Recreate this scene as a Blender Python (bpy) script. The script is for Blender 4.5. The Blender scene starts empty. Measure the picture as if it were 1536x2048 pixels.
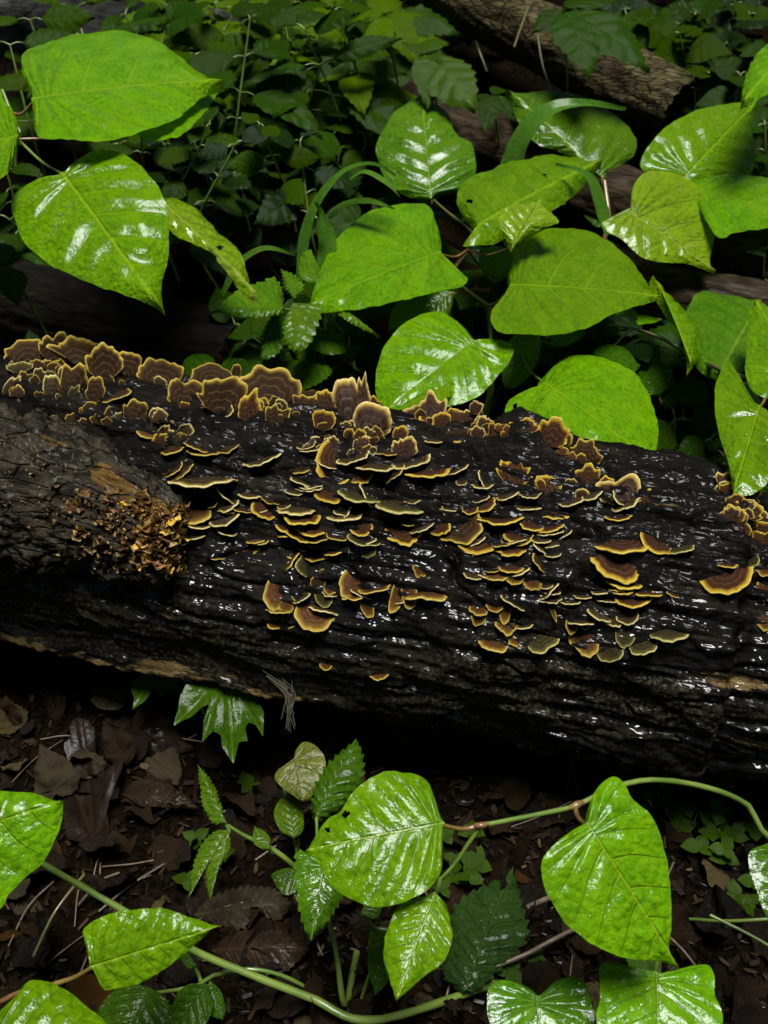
import bpy, math, random
import numpy as np
from mathutils import Vector, Matrix
from mathutils.bvhtree import BVHTree
random.seed(7); rng = np.random.default_rng(7)
R_ = math.radians
scn = bpy.context.scene
C0 = scn.collection

# ------------------------------------------------------------------ camera
PITCH = R_(38.0); VFOV = R_(55.0)
CAM = np.array([0.0, -0.64, 0.69])
FWD = np.array([0, math.cos(PITCH), -math.sin(PITCH)])
UPV = np.array([0, math.sin(PITCH), math.cos(PITCH)])
RGT = np.array([1.0, 0, 0])
FPX = 1024 / math.tan(VFOV / 2)
cd = bpy.data.cameras.new('camera'); cam = bpy.data.objects.new('camera', cd); C0.objects.link(cam)
cam.location = CAM; cam.rotation_euler = (math.pi / 2 - PITCH, 0, 0)
cd.sensor_fit = 'VERTICAL'; cd.angle_y = VFOV; cd.clip_start = .02; cd.clip_end = 100
cd.dof.use_dof = True; cd.dof.focus_distance = .72; cd.dof.aperture_fstop = 9.0
scn.camera = cam
scn.render.resolution_x = 768; scn.render.resolution_y = 1024

# ------------------------------------------------------------------ sky, sun, exposure
SUN_EL, SUN_AZ = 83.0, 170.0          # degrees; azimuth from +Y towards +X
w = bpy.data.worlds.new('World'); scn.world = w; w.use_nodes = True
nt = w.node_tree; nt.nodes.clear()
sky = nt.nodes.new('ShaderNodeTexSky'); sky.sky_type = 'NISHITA'; sky.sun_disc = False
sky.sun_elevation = R_(SUN_EL); sky.sun_rotation = R_(SUN_AZ); sky.dust_density = 1.0; sky.ozone_density = 1.0; sky.air_density = 1.0
bg = nt.nodes.new('ShaderNodeBackground'); bg.inputs['Strength'].default_value = 0.05
wo = nt.nodes.new('ShaderNodeOutputWorld')
nt.links.new(sky.outputs[0], bg.inputs[0]); nt.links.new(bg.outputs[0], wo.inputs[0])
sd = bpy.data.lights.new('sun', 'SUN'); sd.energy = 2.3; sd.angle = R_(22); sd.color = (1.0, .995, .97)
so = bpy.data.objects.new('sun', sd); C0.objects.link(so)
sdir = Vector((math.sin(R_(SUN_AZ)) * math.cos(R_(SUN_EL)), math.cos(R_(SUN_AZ)) * math.cos(R_(SUN_EL)), math.sin(R_(SUN_EL))))
so.rotation_euler = sdir.to_track_quat('Z', 'Y').to_euler(); so.location = (0, 1, 3)
vs = scn.view_settings; vs.view_transform = 'Standard'; vs.look = 'None'; vs.gamma = 1; vs.exposure = 1.85; vs.use_curve_mapping = False
scn.render.engine = 'CYCLES'; scn.cycles.use_denoising = True
scn.cycles.max_bounces = 6; scn.cycles.diffuse_bounces = 3; scn.cycles.glossy_bounces = 3; scn.cycles.transmission_bounces = 4

# ------------------------------------------------------------------ numeric helpers
_perm = np.random.default_rng(3).permutation(256); _perm = np.concatenate([_perm, _perm])
_g = np.array([[1,1,0],[-1,1,0],[1,-1,0],[-1,-1,0],[1,0,1],[-1,0,1],[1,0,-1],[-1,0,-1],[0,1,1],[0,-1,1],[0,1,-1],[0,-1,-1]], float)
def perlin(x, y, z=0.0):
    x, y, z = np.broadcast_arrays(np.asarray(x, float), np.asarray(y, float), np.asarray(z, float))
    xi, yi, zi = (np.floor(v).astype(int) for v in (x, y, z))
    xf, yf, zf = x - xi, y - yi, z - zi
    u, v, ww = (t * t * t * (t * (t * 6 - 15) + 10) for t in (xf, yf, zf))
    r = 0
    for dx in (0, 1):
        for dy in (0, 1):
            for dz in (0, 1):
                h = _perm[_perm[_perm[(xi + dx) & 255] + ((yi + dy) & 255)] + ((zi + dz) & 255)] % 12
                g = _g[h]
                d = g[..., 0] * (xf - dx) + g[..., 1] * (yf - dy) + g[..., 2] * (zf - dz)
                r = r + d * (u if dx else 1 - u) * (v if dy else 1 - v) * (ww if dz else 1 - ww)
    return r
def fbm(x, y, z=0.0, o=4):
    a, s, r = 1.0, 1.0, 0
    for _ in range(o):
        r = r + a * perlin(x * s, y * s, np.asarray(z) * s + 7.3); a *= .5; s *= 2.03
    return r
def sst(a, b, x):
    t = np.clip((x - a) / (b - a), 0, 1); return t * t * (3 - 2 * t)
def unit(v):
    v = np.asarray(v, float); return v / (np.linalg.norm(v) + 1e-12)
def ray(px, py):
    return FWD + (px - 768) / FPX * RGT - (py - 1024) / FPX * UPV
def at(px, py, d): return CAM + d * ray(px, py)
def cat(pts, n, closed=False):
    """Catmull-Rom through pts, n samples by arc length"""
    P = np.asarray(pts, float); Q = np.vstack([2 * P[0] - P[1], P, 2 * P[-1] - P[-2]]); out = []
    for i in range(1, len(Q) - 2):
        t = np.linspace(0, 1, 16, endpoint=False)[:, None]; a, b, c, d = Q[i - 1], Q[i], Q[i + 1], Q[i + 2]
        out.append(.5 * (2 * b + (c - a) * t + (2 * a - 5 * b + 4 * c - d) * t ** 2 + (3 * b - a - 3 * c + d) * t ** 3))
    out = np.vstack(out + [P[-1:]])
    s = np.r_[0, np.cumsum(np.linalg.norm(np.diff(out, axis=0), axis=1))]; q = np.linspace(0, s[-1], n)
    return np.stack([np.interp(q, s, out[:, k]) for k in range(out.shape[1])], 1)

# ------------------------------------------------------------------ mesh helpers
ORI = {}
def grid_faces(nu, nv, wrap=False, off=0):
    i = np.arange(nu - 1)[:, None]; j = np.arange(nv if wrap else nv - 1)[None, :]; j2 = (j + 1) % nv
    return (off + np.stack([i * nv + j, i * nv + j2, (i + 1) * nv + j2, (i + 1) * nv + j], -1)).reshape(-1, 4)
def mesh(name, V, F, mats, attrs=None, smooth=True, uv=None):
    V = np.asarray(V, np.float32); me = bpy.data.meshes.new(name)
    if isinstance(F, np.ndarray) and F.ndim == 2:
        k = F.shape[1]; me.vertices.add(len(V)); me.vertices.foreach_set('co', V.ravel())
        me.loops.add(F.size); me.loops.foreach_set('vertex_index', F.ravel().astype(np.int32))
        me.polygons.add(len(F)); me.polygons.foreach_set('loop_start', np.arange(0, F.size, k, dtype=np.int32))
        me.update(calc_edges=True)
    else:
        me.from_pydata(V.tolist(), [], [list(map(int, f)) for f in F]); me.update()
    for m in (mats if isinstance(mats, (list, tuple)) else [mats]): me.materials.append(m)
    for k, a in (attrs or {}).items():
        at_ = me.attributes.new(k, 'FLOAT', 'POINT'); at_.data.foreach_set('value', np.asarray(a, np.float32).ravel())
    me.polygons.foreach_set('use_smooth', np.full(len(me.polygons), smooth)); me.update()
    return me
def link(name, data, parent=None, origin=(0, 0, 0), world_rot=None):
    o = bpy.data.objects.new(name, data); C0.objects.link(o); origin = np.asarray(origin, float)
    if parent is not None:
        o.parent = parent; o.location = origin - ORI[parent.name]
    else: o.location = origin
    ORI[o.name] = origin
    return o
def obj(name, V, F, mat, parent=None, origin=None, attrs=None, smooth=True):
    V = np.asarray(V, float); origin = V[0] if origin is None else np.asarray(origin, float)
    return link(name, mesh(name, V - origin, F, mat, attrs, smooth), parent, origin)
def tag(o, label, cat_=None, group=None, kind=None):
    if label: o['label'] = label
    if cat_: o['category'] = cat_
    if group: o['group'] = group
    if kind: o['kind'] = kind
    return o
def empty(name, origin): return link(name, None, None, origin)
def tube_data(pts, rad, n=None, sides=8, rough=0.0):
    n = n or max(6, len(pts) * 5); P = cat(pts, n); rr = np.interp(np.linspace(0, 1, n), np.linspace(0, 1, len(rad)), rad) if np.ndim(rad) else np.full(n, rad)
    T = np.gradient(P, axis=0); T /= np.linalg.norm(T, axis=1)[:, None] + 1e-12
    ref = np.array([.3, .2, .93]); A = np.cross(T, ref); A /= np.linalg.norm(A, axis=1)[:, None] + 1e-9; B = np.cross(T, A)
    an = np.linspace(0, 2 * math.pi, sides, endpoint=False)
    k = rr[:, None] * (1 + (rough * rng.standard_normal((n, sides)) if rough else 0))
    V = P[:, None] + k[..., None] * (np.cos(an)[None, :, None] * A[:, None] + np.sin(an)[None, :, None] * B[:, None])
    V = V.reshape(-1, 3); F = grid_faces(n, sides, True)
    return V, F
def tube(name, pts, rad, mat, parent=None, origin=None, n=None, sides=8, rough=.05):
    V, F = tube_data(pts, rad, n, sides, rough); return obj(name, V, F, mat, parent, pts[0] if origin is None else origin)

# ------------------------------------------------------------------ materials
class NT:
    def __init__(s, name):
        s.m = bpy.data.materials.new(name); s.m.use_nodes = True; s.t = s.m.node_tree; s.t.nodes.clear()
        s.out = s.n('ShaderNodeOutputMaterial')
    def n(s, kind, **kw):
        nd = s.t.nodes.new(kind)
        for k, v in kw.items(): setattr(nd, k, v)
        return nd
    def l(s, a, b): s.t.links.new(a, b); return s
    def val(s, sock, v):
        if hasattr(v, 'is_linked') or isinstance(v, bpy.types.NodeSocket): s.l(v, sock)
        else: sock.default_value = v
    def math(s, op, a, b=0.0, c=0.0, clamp=False):
        nd = s.n('ShaderNodeMath', operation=op, use_clamp=clamp)
        for i, v in enumerate((a, b, c)): s.val(nd.inputs[i], v)
        return nd.outputs[0]
    def attr(s, name): return s.n('ShaderNodeAttribute', attribute_name=name).outputs['Fac']
    def pos(s): return s.n('ShaderNodeTexCoord').outputs['Object']
    def noise(s, vec, scale, detail=4.0, rough=.55, dist=0.0):
        nd = s.n('ShaderNodeTexNoise'); s.l(vec, nd.inputs['Vector']); nd.inputs['Scale'].default_value = scale
        nd.inputs['Detail'].default_value = detail; nd.inputs['Roughness'].default_value = rough; nd.inputs['Distortion'].default_value = dist
        return nd.outputs['Fac']
    def vor(s, vec, scale, feature='F1', rnd=1.0):
        nd = s.n('ShaderNodeTexVoronoi', feature=feature); s.l(vec, nd.inputs['Vector']); nd.inputs['Scale'].default_value = scale
        nd.inputs['Randomness'].default_value = rnd; return nd.outputs['Distance']
    def map(s, vec, sc=(1, 1, 1), rot=(0, 0, 0)):
        nd = s.n('ShaderNodeMapping'); s.l(vec, nd.inputs['Vector']); nd.inputs['Rotation'].default_value = rot
        n2 = s.n('ShaderNodeMapping'); s.l(nd.outputs[0], n2.inputs['Vector']); n2.inputs['Scale'].default_value = sc
        return n2.outputs[0]
    def ss(s, x, a, b, lo=0.0, hi=1.0):
        nd = s.n('ShaderNodeMapRange', interpolation_type='SMOOTHSTEP'); s.val(nd.inputs[0], x)
        for i, v in zip((1, 2, 3, 4), (a, b, lo, hi)): s.val(nd.inputs[i], v)
        return nd.outputs[0]
    def mix(s, f, a, b, blend='MIX'):
        nd = s.n('ShaderNodeMix', data_type='RGBA', blend_type=blend); s.val(nd.inputs[0], f)
        for i, v in ((6, a), (7, b)):
            if isinstance(v, tuple): v = (*v[:3], 1)
            s.val(nd.inputs[i], v)
        return nd.outputs[2]
    def ramp(s, f, stops):
        nd = s.n('ShaderNodeValToRGB'); s.val(nd.inputs[0], f); cr = nd.color_ramp
        while len(cr.elements) < len(stops): cr.elements.new(.5)
        for e, (p, c) in zip(cr.elements, stops): e.position = p; e.color = (*c, 1)
        return nd.outputs[0]
    def bump(s, h, strength, dist=.001, normal=None):
        nd = s.n('ShaderNodeBump'); s.l(h, nd.inputs['Height']); nd.inputs['Strength'].default_value = strength; nd.inputs['Distance'].default_value = dist
        if normal is not None: s.l(normal, nd.inputs['Normal'])
        return nd.outputs[0]
    def pbr(s, col, rough=.5, normal=None, coat=0.0, coat_rough=.1, coat_normal=None, spec=.5, trans=0.0, tcol=None, cior=1.34):
        b = s.n('ShaderNodeBsdfPrincipled'); s.val(b.inputs['Base Color'], (*col, 1) if isinstance(col, tuple) else col)
        s.val(b.inputs['Roughness'], rough); s.val(b.inputs['Coat Weight'], coat); s.val(b.inputs['Coat Roughness'], coat_rough)
        s.val(b.inputs['Specular IOR Level'], spec); b.inputs['Coat IOR'].default_value = cior
        if normal is not None: s.l(normal, b.inputs['Normal'])
        if coat_normal is not None: s.l(coat_normal, b.inputs['Coat Normal'])
        r = b.outputs[0]
        if trans:
            t = s.n('ShaderNodeBsdfTranslucent'); s.val(t.inputs[0], tcol if tcol is not None else col)
            if normal is not None: s.l(normal, t.inputs['Normal'])
            mx = s.n('ShaderNodeMixShader'); s.val(mx.inputs[0], trans); s.l(r, mx.inputs[1]); s.l(t.outputs[0], mx.inputs[2]); r = mx.outputs[0]
        s.l(r, s.out.inputs[0]); return s.m
    def rand(s): return s.n('ShaderNodeObjectInfo').outputs['Random']

def leaf_mat(name, lo, hi, vein, gloss=1.0, trans=.35, rough=.45, vein_amt=.7, wet=.10, drops=.5, relief=1.0):
    """lo/hi: darker and lighter blade tones"""
    s = NT(name); p = s.pos(); ph = s.attr('ph'); mb = s.attr('mb'); tt = s.attr('tt')
    n1 = s.noise(p, 45, 3); n2 = s.noise(p, 260, 3, .6)
    d = s.math('ABSOLUTE', s.math('SUBTRACT', s.math('FRACT', ph), .5))
    wv = s.ss(tt, 0, 1, .075, .03)
    lat = s.math('MULTIPLY', s.ss(d, 0.0, wv, 1, 0), s.ss(tt, .75, 1, 1, .15))
    mid = s.ss(mb, .004, .014, 1, 0)
    ret = s.ss(s.vor(p, 380, 'DISTANCE_TO_EDGE'), 0.0, .12, .22, 0)
    v = s.math('MAXIMUM', s.math('MAXIMUM', s.math('MULTIPLY', lat, .75), mid), ret)
    c = s.mix(s.ss(n1, .3, .7), lo, hi); c = s.mix(s.math('MULTIPLY', s.ss(s.noise(p, 230, 4, .65), .42, .66), .7), c, s.mix(.25, hi, vein)); c = s.mix(s.math('MULTIPLY', s.ss(s.noise(p, 190, 3, .6), .50, .30), .75), c, s.mix(.65, (.012, .045, .0005), lo))
    c = s.mix(s.math('MULTIPLY', s.ss(s.noise(p, 16, 2), .45, .75), .45), c, s.mix(.5, hi, vein))
    bl_ = s.math('MULTIPLY', s.ss(s.vor(p, 95), .16, .07), s.ss(s.noise(p, 34, 2), .60, .66)); c = s.mix(s.math('MULTIPLY', bl_, .8), c, (.07, .045, .01))
    hsv = s.n('ShaderNodeHueSaturation'); s.l(c, hsv.inputs['Color'])
    s.l(s.ss(s.rand(), 0, 1, .495, .51), hsv.inputs['Hue']); s.l(s.ss(s.rand(), 0, 1, .85, 1.15), hsv.inputs['Value'])
    c = s.mix(s.math('MULTIPLY', v, vein_amt), hsv.outputs[0], vein)
    n4 = s.noise(p, 110, 3, .5); cell = s.vor(p, 230); h = s.math('SUBTRACT', s.math('ADD', s.math('MULTIPLY', n2, .55), s.math('SUBTRACT', s.math('MULTIPLY', n4, 1.2), s.math('MULTIPLY', cell, .8))), s.math('MULTIPLY', s.math('MAXIMUM', lat, mid), .6))
    h = s.math('SUBTRACT', h, s.math('MULTIPLY', ret, .5))
    nb = s.bump(h, .8, .0028 * relief)
    dr = s.vor(p, 330); drop = s.math('MULTIPLY', s.ss(dr, .0, .42, 1, 0), s.ss(s.noise(p, 60, 2), .5, .62))
    h2 = s.math('ADD', s.math('ADD', s.math('MULTIPLY', h, .6), s.math('MULTIPLY', drop, drops * 2.2)), s.math('MULTIPLY', s.noise(p, 120, 2), .5))
    h2 = s.math('ADD', h2, s.math('MULTIPLY', s.noise(p, 520, 2, .5), .55)); cn = s.bump(h2, .33, .0009 * relief)
    return s.pbr(c, rough, nb, gloss, wet, cn, .02, trans, s.mix(.5, c, hi))
M = {}
M['young'] = leaf_mat('leaf_bright_green', (.066, .165, .0004), (.110, .240, .0004), (.20, .32, .006), trans=.42, gloss=.7)
M['mid'] = leaf_mat('leaf_green', (.054, .148, .0004), (.094, .220, .0004), (.18, .29, .006), trans=.38, gloss=.7)
M['lime'] = leaf_mat('leaf_yellow_green', (.115, .225, .0005), (.17, .32, .0005), (.26, .30, .04), trans=.42)
M['glossy'] = leaf_mat('leaf_glossy_green', (.026, .088, .001), (.048, .125, .001), (.12, .21, .01), trans=.3, wet=.09, gloss=.75)
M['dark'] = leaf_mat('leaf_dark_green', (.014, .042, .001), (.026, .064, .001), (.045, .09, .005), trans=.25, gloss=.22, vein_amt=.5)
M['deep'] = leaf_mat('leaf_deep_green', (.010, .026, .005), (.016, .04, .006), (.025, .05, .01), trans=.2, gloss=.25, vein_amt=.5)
M['weed'] = leaf_mat('leaf_weed_green', (.034, .085, .002), (.060, .125, .002), (.10, .16, .01), trans=.35, gloss=.4, vein_amt=.5, wet=.12)
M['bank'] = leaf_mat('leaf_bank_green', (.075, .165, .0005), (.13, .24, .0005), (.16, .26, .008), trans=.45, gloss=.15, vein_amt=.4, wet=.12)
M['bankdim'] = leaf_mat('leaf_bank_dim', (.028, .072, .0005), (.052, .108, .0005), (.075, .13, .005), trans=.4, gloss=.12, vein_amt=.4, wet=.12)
M['sick'] = leaf_mat('leaf_yellowed', (.07, .085, .01), (.11, .12, .015), (.06, .07, .012), trans=.3, gloss=.2, vein_amt=.5)

def stem_mat(name, a, b, sc=40, rough=.4, coat=.5):
    s = NT(name); p = s.pos(); c = s.mix(s.ss(s.noise(p, sc, 4), .35, .65), a, b)
    return s.pbr(c, rough, s.bump(s.noise(p, 400, 3), .3, .0006), coat, .15)
M['stem'] = stem_mat('stem_green', (.10, .14, .02), (.055, .10, .012))
M['red'] = stem_mat('stem_reddish', (.10, .035, .015), (.13, .09, .02), 70)
M['brownstem'] = stem_mat('stem_brown_green', (.07, .05, .015), (.05, .065, .012), 60)
M['twig'] = stem_mat('twig_bark', (.035, .022, .012), (.08, .055, .03), 80, .7, .3)
M['fibre'] = stem_mat('root_fibre', (0.02, 0.016, 0.0072), (0.044, 0.036, 0.0168), 200, .7, .2)
M['grass'] = leaf_mat('grass_blade_green', (.04, .11, .008), (.06, .14, .012), (.09, .17, .02), trans=.4, gloss=.25, vein_amt=.25, drops=.1, relief=.15)

def fungus_mat(name, stops, under, coat=.35, coat_rough=.25, fuzz=.6):
    s = NT(name); p = s.pos(); r = s.attr('rad'); a = s.attr('ang'); un = s.attr('under')
    cv = s.n('ShaderNodeCombineXYZ'); s.l(s.math('MULTIPLY', r, .35), cv.inputs[0]); s.l(a, cv.inputs[1]); s.l(s.math('MULTIPLY', s.rand(), 37.0), cv.inputs[2])
    wob = s.noise(cv.outputs[0], 2.0, 3, .5)
    rr = s.math('ADD', r, s.math('MULTIPLY', s.math('SUBTRACT', wob, .5), s.ss(r, .3, 1, .10, .055)))
    c = s.ramp(rr, stops)
    band = s.n('ShaderNodeTexNoise', noise_dimensions='1D'); s.l(s.math('ADD', s.math('MULTIPLY', rr, 11.0), s.math('MULTIPLY', s.rand(), 60.0)), band.inputs['W']); band.inputs['Detail'].default_value = 2
    bd = s.ss(band.outputs[0], .38, .62)
    inner = s.ss(rr, .78, .90, 1, 0)
    c = s.mix(s.math('MULTIPLY', s.math('MULTIPLY', bd, inner), .75), c, s.mix(.25, (.007, .004, .002), c))
    thin = s.ss(s.math('FRACT', s.math('MULTIPLY', s.math('ADD', rr, s.math('MULTIPLY', s.rand(), .3)), 4.5)), .74, .92)
    c = s.mix(s.math('MULTIPLY', s.math('MULTIPLY', thin, inner), .32), c, (.12, .07, .022))
    spk = s.noise(p, 520, 3, .7); c = s.mix(s.math('MULTIPLY', s.ss(spk, .58, .78), .12), c, (.16, .13, .06))
    c = s.mix(s.math('MULTIPLY', s.ss(spk, .50, .30), .5), c, (.008, .005, .002))
    c = s.mix(un, c, under)
    h = s.math('ADD', s.math('MULTIPLY', bd, .5), spk)
    nb = s.bump(h, fuzz, .0012)
    return s.pbr(c, .75, nb, coat, coat_rough, nb, .05, .05, c)
YR = ((.36, .22, .022), (.46, .31, .05), (.55, .44, .16))
M['fb'] = fungus_mat('fungus_brown_ochre_rim', [(0, (0.009, 0.00875, 0.003)), (.3, (0.0165, 0.00875, 0.003)), (.6, (0.0225, 0.009375, 0.003)), (.84, (0.027, 0.01188, 0.003)), (.91, (0.09, 0.054, 0.00675)), (.96, (0.26, 0.175, 0.024)), (1, (0.36, 0.28, 0.06))], (.13, .10, .03), .12, .35)
M['fr'] = fungus_mat('fungus_rust_yellow_rim', [(0, (0.0143, 0.0091, 0.0052)), (.3, (0.026, 0.0078, 0.00325)), (.6, (0.0364, 0.01105, 0.0039)), (.80, (0.04875, 0.0169, 0.0039)), (.87, (0.198, 0.1155, 0.00825)), (.95, (0.35, 0.23, 0.018)), (1, (0.42, 0.32, 0.06))], (.18, .13, .03), .18, .3)
M['fp'] = fungus_mat('fungus_purple_brown_cream_rim', [(0, (0.008, 0.0065, 0.0035)), (.3, (0.018, 0.007, 0.005)), (.6, (0.024, 0.009, 0.006)), (.80, (0.032, 0.013, 0.005)), (.88, (0.15, 0.09, 0.015)), (.95, (0.36, 0.26, 0.06)), (1, (0.46, 0.37, 0.15))], (.18, .14, .045), .4, .22)
M['fo'] = fungus_mat('fungus_orange_ochre', [(0, (0.0525, 0.0154, 0.0049)), (.4, (0.0595, 0.0182, 0.0035)), (.7, (0.077, 0.0315, 0.0042)), (.88, (0.187, 0.1105, 0.0102)), (1, (0.38, 0.29, 0.06))], (.13, .09, .018), .4, .2)
M['fg'] = fungus_mat('fungus_olive', [(0, (0.0099, 0.0099, 0.0033)), (.4, (0.0176, 0.0165, 0.0044)), (.7, (0.0253, 0.022, 0.00495)), (.91, (0.062, 0.05425, 0.01008)), (.96, (0.24, 0.21, 0.05)), (1, (0.34, 0.3, 0.12))], (.07, .06, .015), .25, .25)
M['fw'] = fungus_mat('fungus_pale_rim', [(0, (0.0108, 0.0084, 0.0048)), (.4, (0.0228, 0.015, 0.006)), (.82, (0.033, 0.0216, 0.0066)), (.89, (0.16, 0.112, 0.024)), (.95, (0.36, 0.29, 0.09)), (1, (0.45, 0.38, 0.17))], (.12, .095, .03), .22, .25)

def log_mat():
    s = NT('wet_black_bark'); p = s.pos(); tan = s.attr('tan'); dry = s.attr('dry'); cav = s.attr('cav')
    RZ = (0, 0, R_(15)); st = s.map(p, (.18, 1, 1), RZ); n1 = s.noise(st, 75, 6, .65); n2 = s.noise(p, 22, 4); n3 = s.noise(p, 330, 4, .65)
    c = s.mix(s.ss(n1, .35, .7), (.0016, .0014, .0012), (.006, .0048, .0035))
    c = s.mix(s.math('MULTIPLY', s.ss(s.math('MULTIPLY', n2, n1), .25, .42), .45), c, (.016, .012, .007))
    c = s.mix(s.math('MULTIPLY', dry, s.ss(n3, .45, .7)), c, (.055, .045, .024))
    g = s.noise(s.map(p, (.08, 1.2, 1.2), RZ), 190, 5, .7)
    wood = s.ramp(g, [(.3, (.02, .012, .004)), (.5, (.07, .045, .017)), (.7, (.17, .12, .05))])
    c = s.mix(s.ss(s.math('ADD', tan, s.math('MULTIPLY', s.math('SUBTRACT', n1, .5), 1.8)), .44, .54), c, wood)
    spe = s.vor(p, 240); c = s.mix(s.math('MULTIPLY', s.ss(spe, .09, .03), .35), c, (.2, .17, .10))
    h = s.math('ADD', s.math('MULTIPLY', n3, .7), s.math('MULTIPLY', s.noise(st, 160, 4, .6), 1.2))
    nb = s.bump(h, .8, .0030)
    rough = s.math('ADD', s.ss(n3, .3, .7, .45, .65), s.math('MULTIPLY', s.math('MAXIMUM', dry, tan), .35))
    wet = s.math('MULTIPLY', s.ss(s.math('MAXIMUM', dry, tan), 0, 1, 1.0, .2), s.math('MULTIPLY', s.ss(cav, 0, 1, .16, .6), s.ss(s.noise(p, 70, 4, .6), .42, .58, .10, 1.0)))
    return s.pbr(c, rough, nb, wet, .03, s.bump(s.noise(s.map(p, (.32, 1, 1), RZ), 240, 1.0, .4, .6), .85, .0026), .03, cior=1.45)
M['log'] = log_mat()
def stub_mat():
    s = NT('rotten_stub_bark'); p = s.pos(); tan = s.attr('tan'); st = s.map(p, (.25, 1, 1), (0, 0, R_(22)))
    n1 = s.noise(st, 150, 6, .7); n3 = s.noise(p, 420, 4, .65); ck = s.vor(st, 80, 'DISTANCE_TO_EDGE')
    c = s.mix(s.ss(n1, .35, .7), (.006, .005, .0035), (.042, .035, .022))
    wood = s.ramp(s.noise(s.map(p, (.12, 1.2, 1.2), (0, 0, R_(28))), 190, 5, .7), [(.32, (.014, .007, .002)), (.5, (.06, .032, .008)), (.68, (.14, .085, .022))])
    c = s.mix(s.ss(s.math('ADD', tan, s.math('MULTIPLY', s.math('SUBTRACT', n1, .5), 1.4)), .44, .54), c, wood)
    c = s.mix(s.ss(ck, .05, .0), c, (.008, .006, .004))
    h = s.math('ADD', s.math('MULTIPLY', n1, 1.5), s.math('ADD', s.math('MULTIPLY', n3, .6), s.ss(ck, .0, .08)))
    return s.pbr(c, .75, s.bump(h, .8, .003), .08, .2, None, .05)
M['stub'] = stub_mat()
def bark_mat(name, a, b, crack, sc=120, amt=.6, rz=0.0, ry=0.0):
    s = NT(name); p = s.pos(); st = s.map(p, (.3, 1, 1), (0, ry, rz)); n1 = s.noise(s.map(p, (.16, 1, 1), (0, ry, rz)), 150, 6, .7); n0 = s.noise(p, 40, 4)
    ck = s.vor(st, sc, 'DISTANCE_TO_EDGE'); cm = s.math('MULTIPLY', s.ss(ck, .14, .0), amt)
    c = s.mix(s.ss(n1, .3, .7), a, b); c = s.mix(s.math('MULTIPLY', s.ss(n0, .45, .65), .6), c, crack); c = s.mix(cm, c, crack)
    h = s.math('SUBTRACT', s.math('MULTIPLY', n1, 1.4), cm)
    return s.pbr(c, .8, s.bump(h, .8, .003), .05, .3, None, .05)
M['bark2'] = bark_mat('old_branch_bark', (.025, .02, .007), (.085, .068, .028), (.005, .004, .002), 150, .85, R_(25))
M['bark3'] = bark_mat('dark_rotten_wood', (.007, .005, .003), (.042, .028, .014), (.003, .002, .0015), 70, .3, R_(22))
M['bark4'] = bark_mat('shaded_rotten_wood', (.002, .0015, .001), (.008, .0055, .003), (.001, .001, .0008), 70, .3, R_(22))  # darker copy of the rotten wood, deep shade put into its colour
M['rock'] = bark_mat('grey_rock', (.02, .02, .017), (.07, .07, .06), (.008, .008, .007), 30, .3)
def soil_mat():
    s = NT('wet_forest_soil'); p = s.pos(); n1 = s.noise(p, 12, 5); n2 = s.noise(p, 180, 5, .7)
    c = s.mix(s.ss(n2, .35, .7), (.0015, .001, .0007), (.007, .005, .003)); c = s.mix(s.math('MULTIPLY', s.ss(n1, .5, .7), .4), c, (.012, .007, .0035))
    return s.pbr(c, .85, s.bump(n2, .9, .006), 0, .2, None, .0)
M['soil'] = soil_mat()
def dead_mat(name, a, b, spot, coat=.7, cr=.16):
    s = NT(name); p = s.pos(); ph = s.attr('ph'); mb = s.attr('mb'); tt = s.attr('tt'); n1 = s.noise(p, 55, 4, .6); n2 = s.noise(p, 300, 4, .65)
    d = s.math('ABSOLUTE', s.math('SUBTRACT', s.math('FRACT', ph), .5)); lat = s.ss(d, .0, .07, 1, 0); mid = s.ss(mb, .006, .02, 1, 0)
    c = s.mix(s.ss(n1, .3, .7), a, b); c = s.mix(s.math('MULTIPLY', s.ss(n2, .52, .7), .7), c, spot)
    hsv = s.n('ShaderNodeHueSaturation'); s.l(c, hsv.inputs['Color']); s.l(s.ss(s.rand(), 0, 1, .45, 1.35), hsv.inputs['Value']); s.l(s.ss(s.rand(), 0, 1, .75, 1.1), hsv.inputs['Saturation'])
    c = s.mix(s.math('MULTIPLY', s.math('MAXIMUM', lat, mid), .4), hsv.outputs[0], b)
    h = s.math('SUBTRACT', n2, s.math('MULTIPLY', s.math('MAXIMUM', lat, mid), .6)); nb = s.bump(h, .6, .0015)
    return s.pbr(c, .7, nb, s.math('MULTIPLY', s.ss(s.noise(p, 30, 2), .45, .65), coat), cr, nb, .05, .12, c)
M['dead'] = dead_mat('dead_leaf_brown', (0.0049, 0.00294, 0.0014), (0.014, 0.0077, 0.00315), (0.0021, 0.0014, 0.0007), .55, .12)
M['deadorange'] = dead_mat('dead_leaf_orange', (0.0124, 0.00589, 0.00155), (0.02852, 0.01364, 0.0031), (0.00372, 0.00217, 0.00093), .5, .12)
M['deadtan'] = dead_mat('dead_leaf_tan', (0.0192, 0.0144, 0.006), (0.045, 0.0336, 0.0156), (0.0072, 0.0054, 0.0024), .3, .2)
def frill_mat():
    s = NT('orange_crust_fungus'); p = s.pos(); t = s.attr('tone'); e = s.attr('rad'); n = s.noise(p, 300, 3)
    c = s.ramp(t, [(0, (.03, .014, .007)), (.4, (.10, .034, .011)), (.62, (.15, .045, .025)), (.8, (.30, .14, .012)), (1, (.44, .27, .018))])
    c = s.mix(s.math('MULTIPLY', s.ss(e, .6, 1.0), .5), c, (.42, .30, .10)); c = s.mix(s.math('MULTIPLY', s.ss(n, .5, .7), .5), c, (.05, .02, .008))
    return s.pbr(c, .5, s.bump(n, .4, .001), .6, .2, None, .4, .1, c)
M['frill'] = frill_mat()

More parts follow.
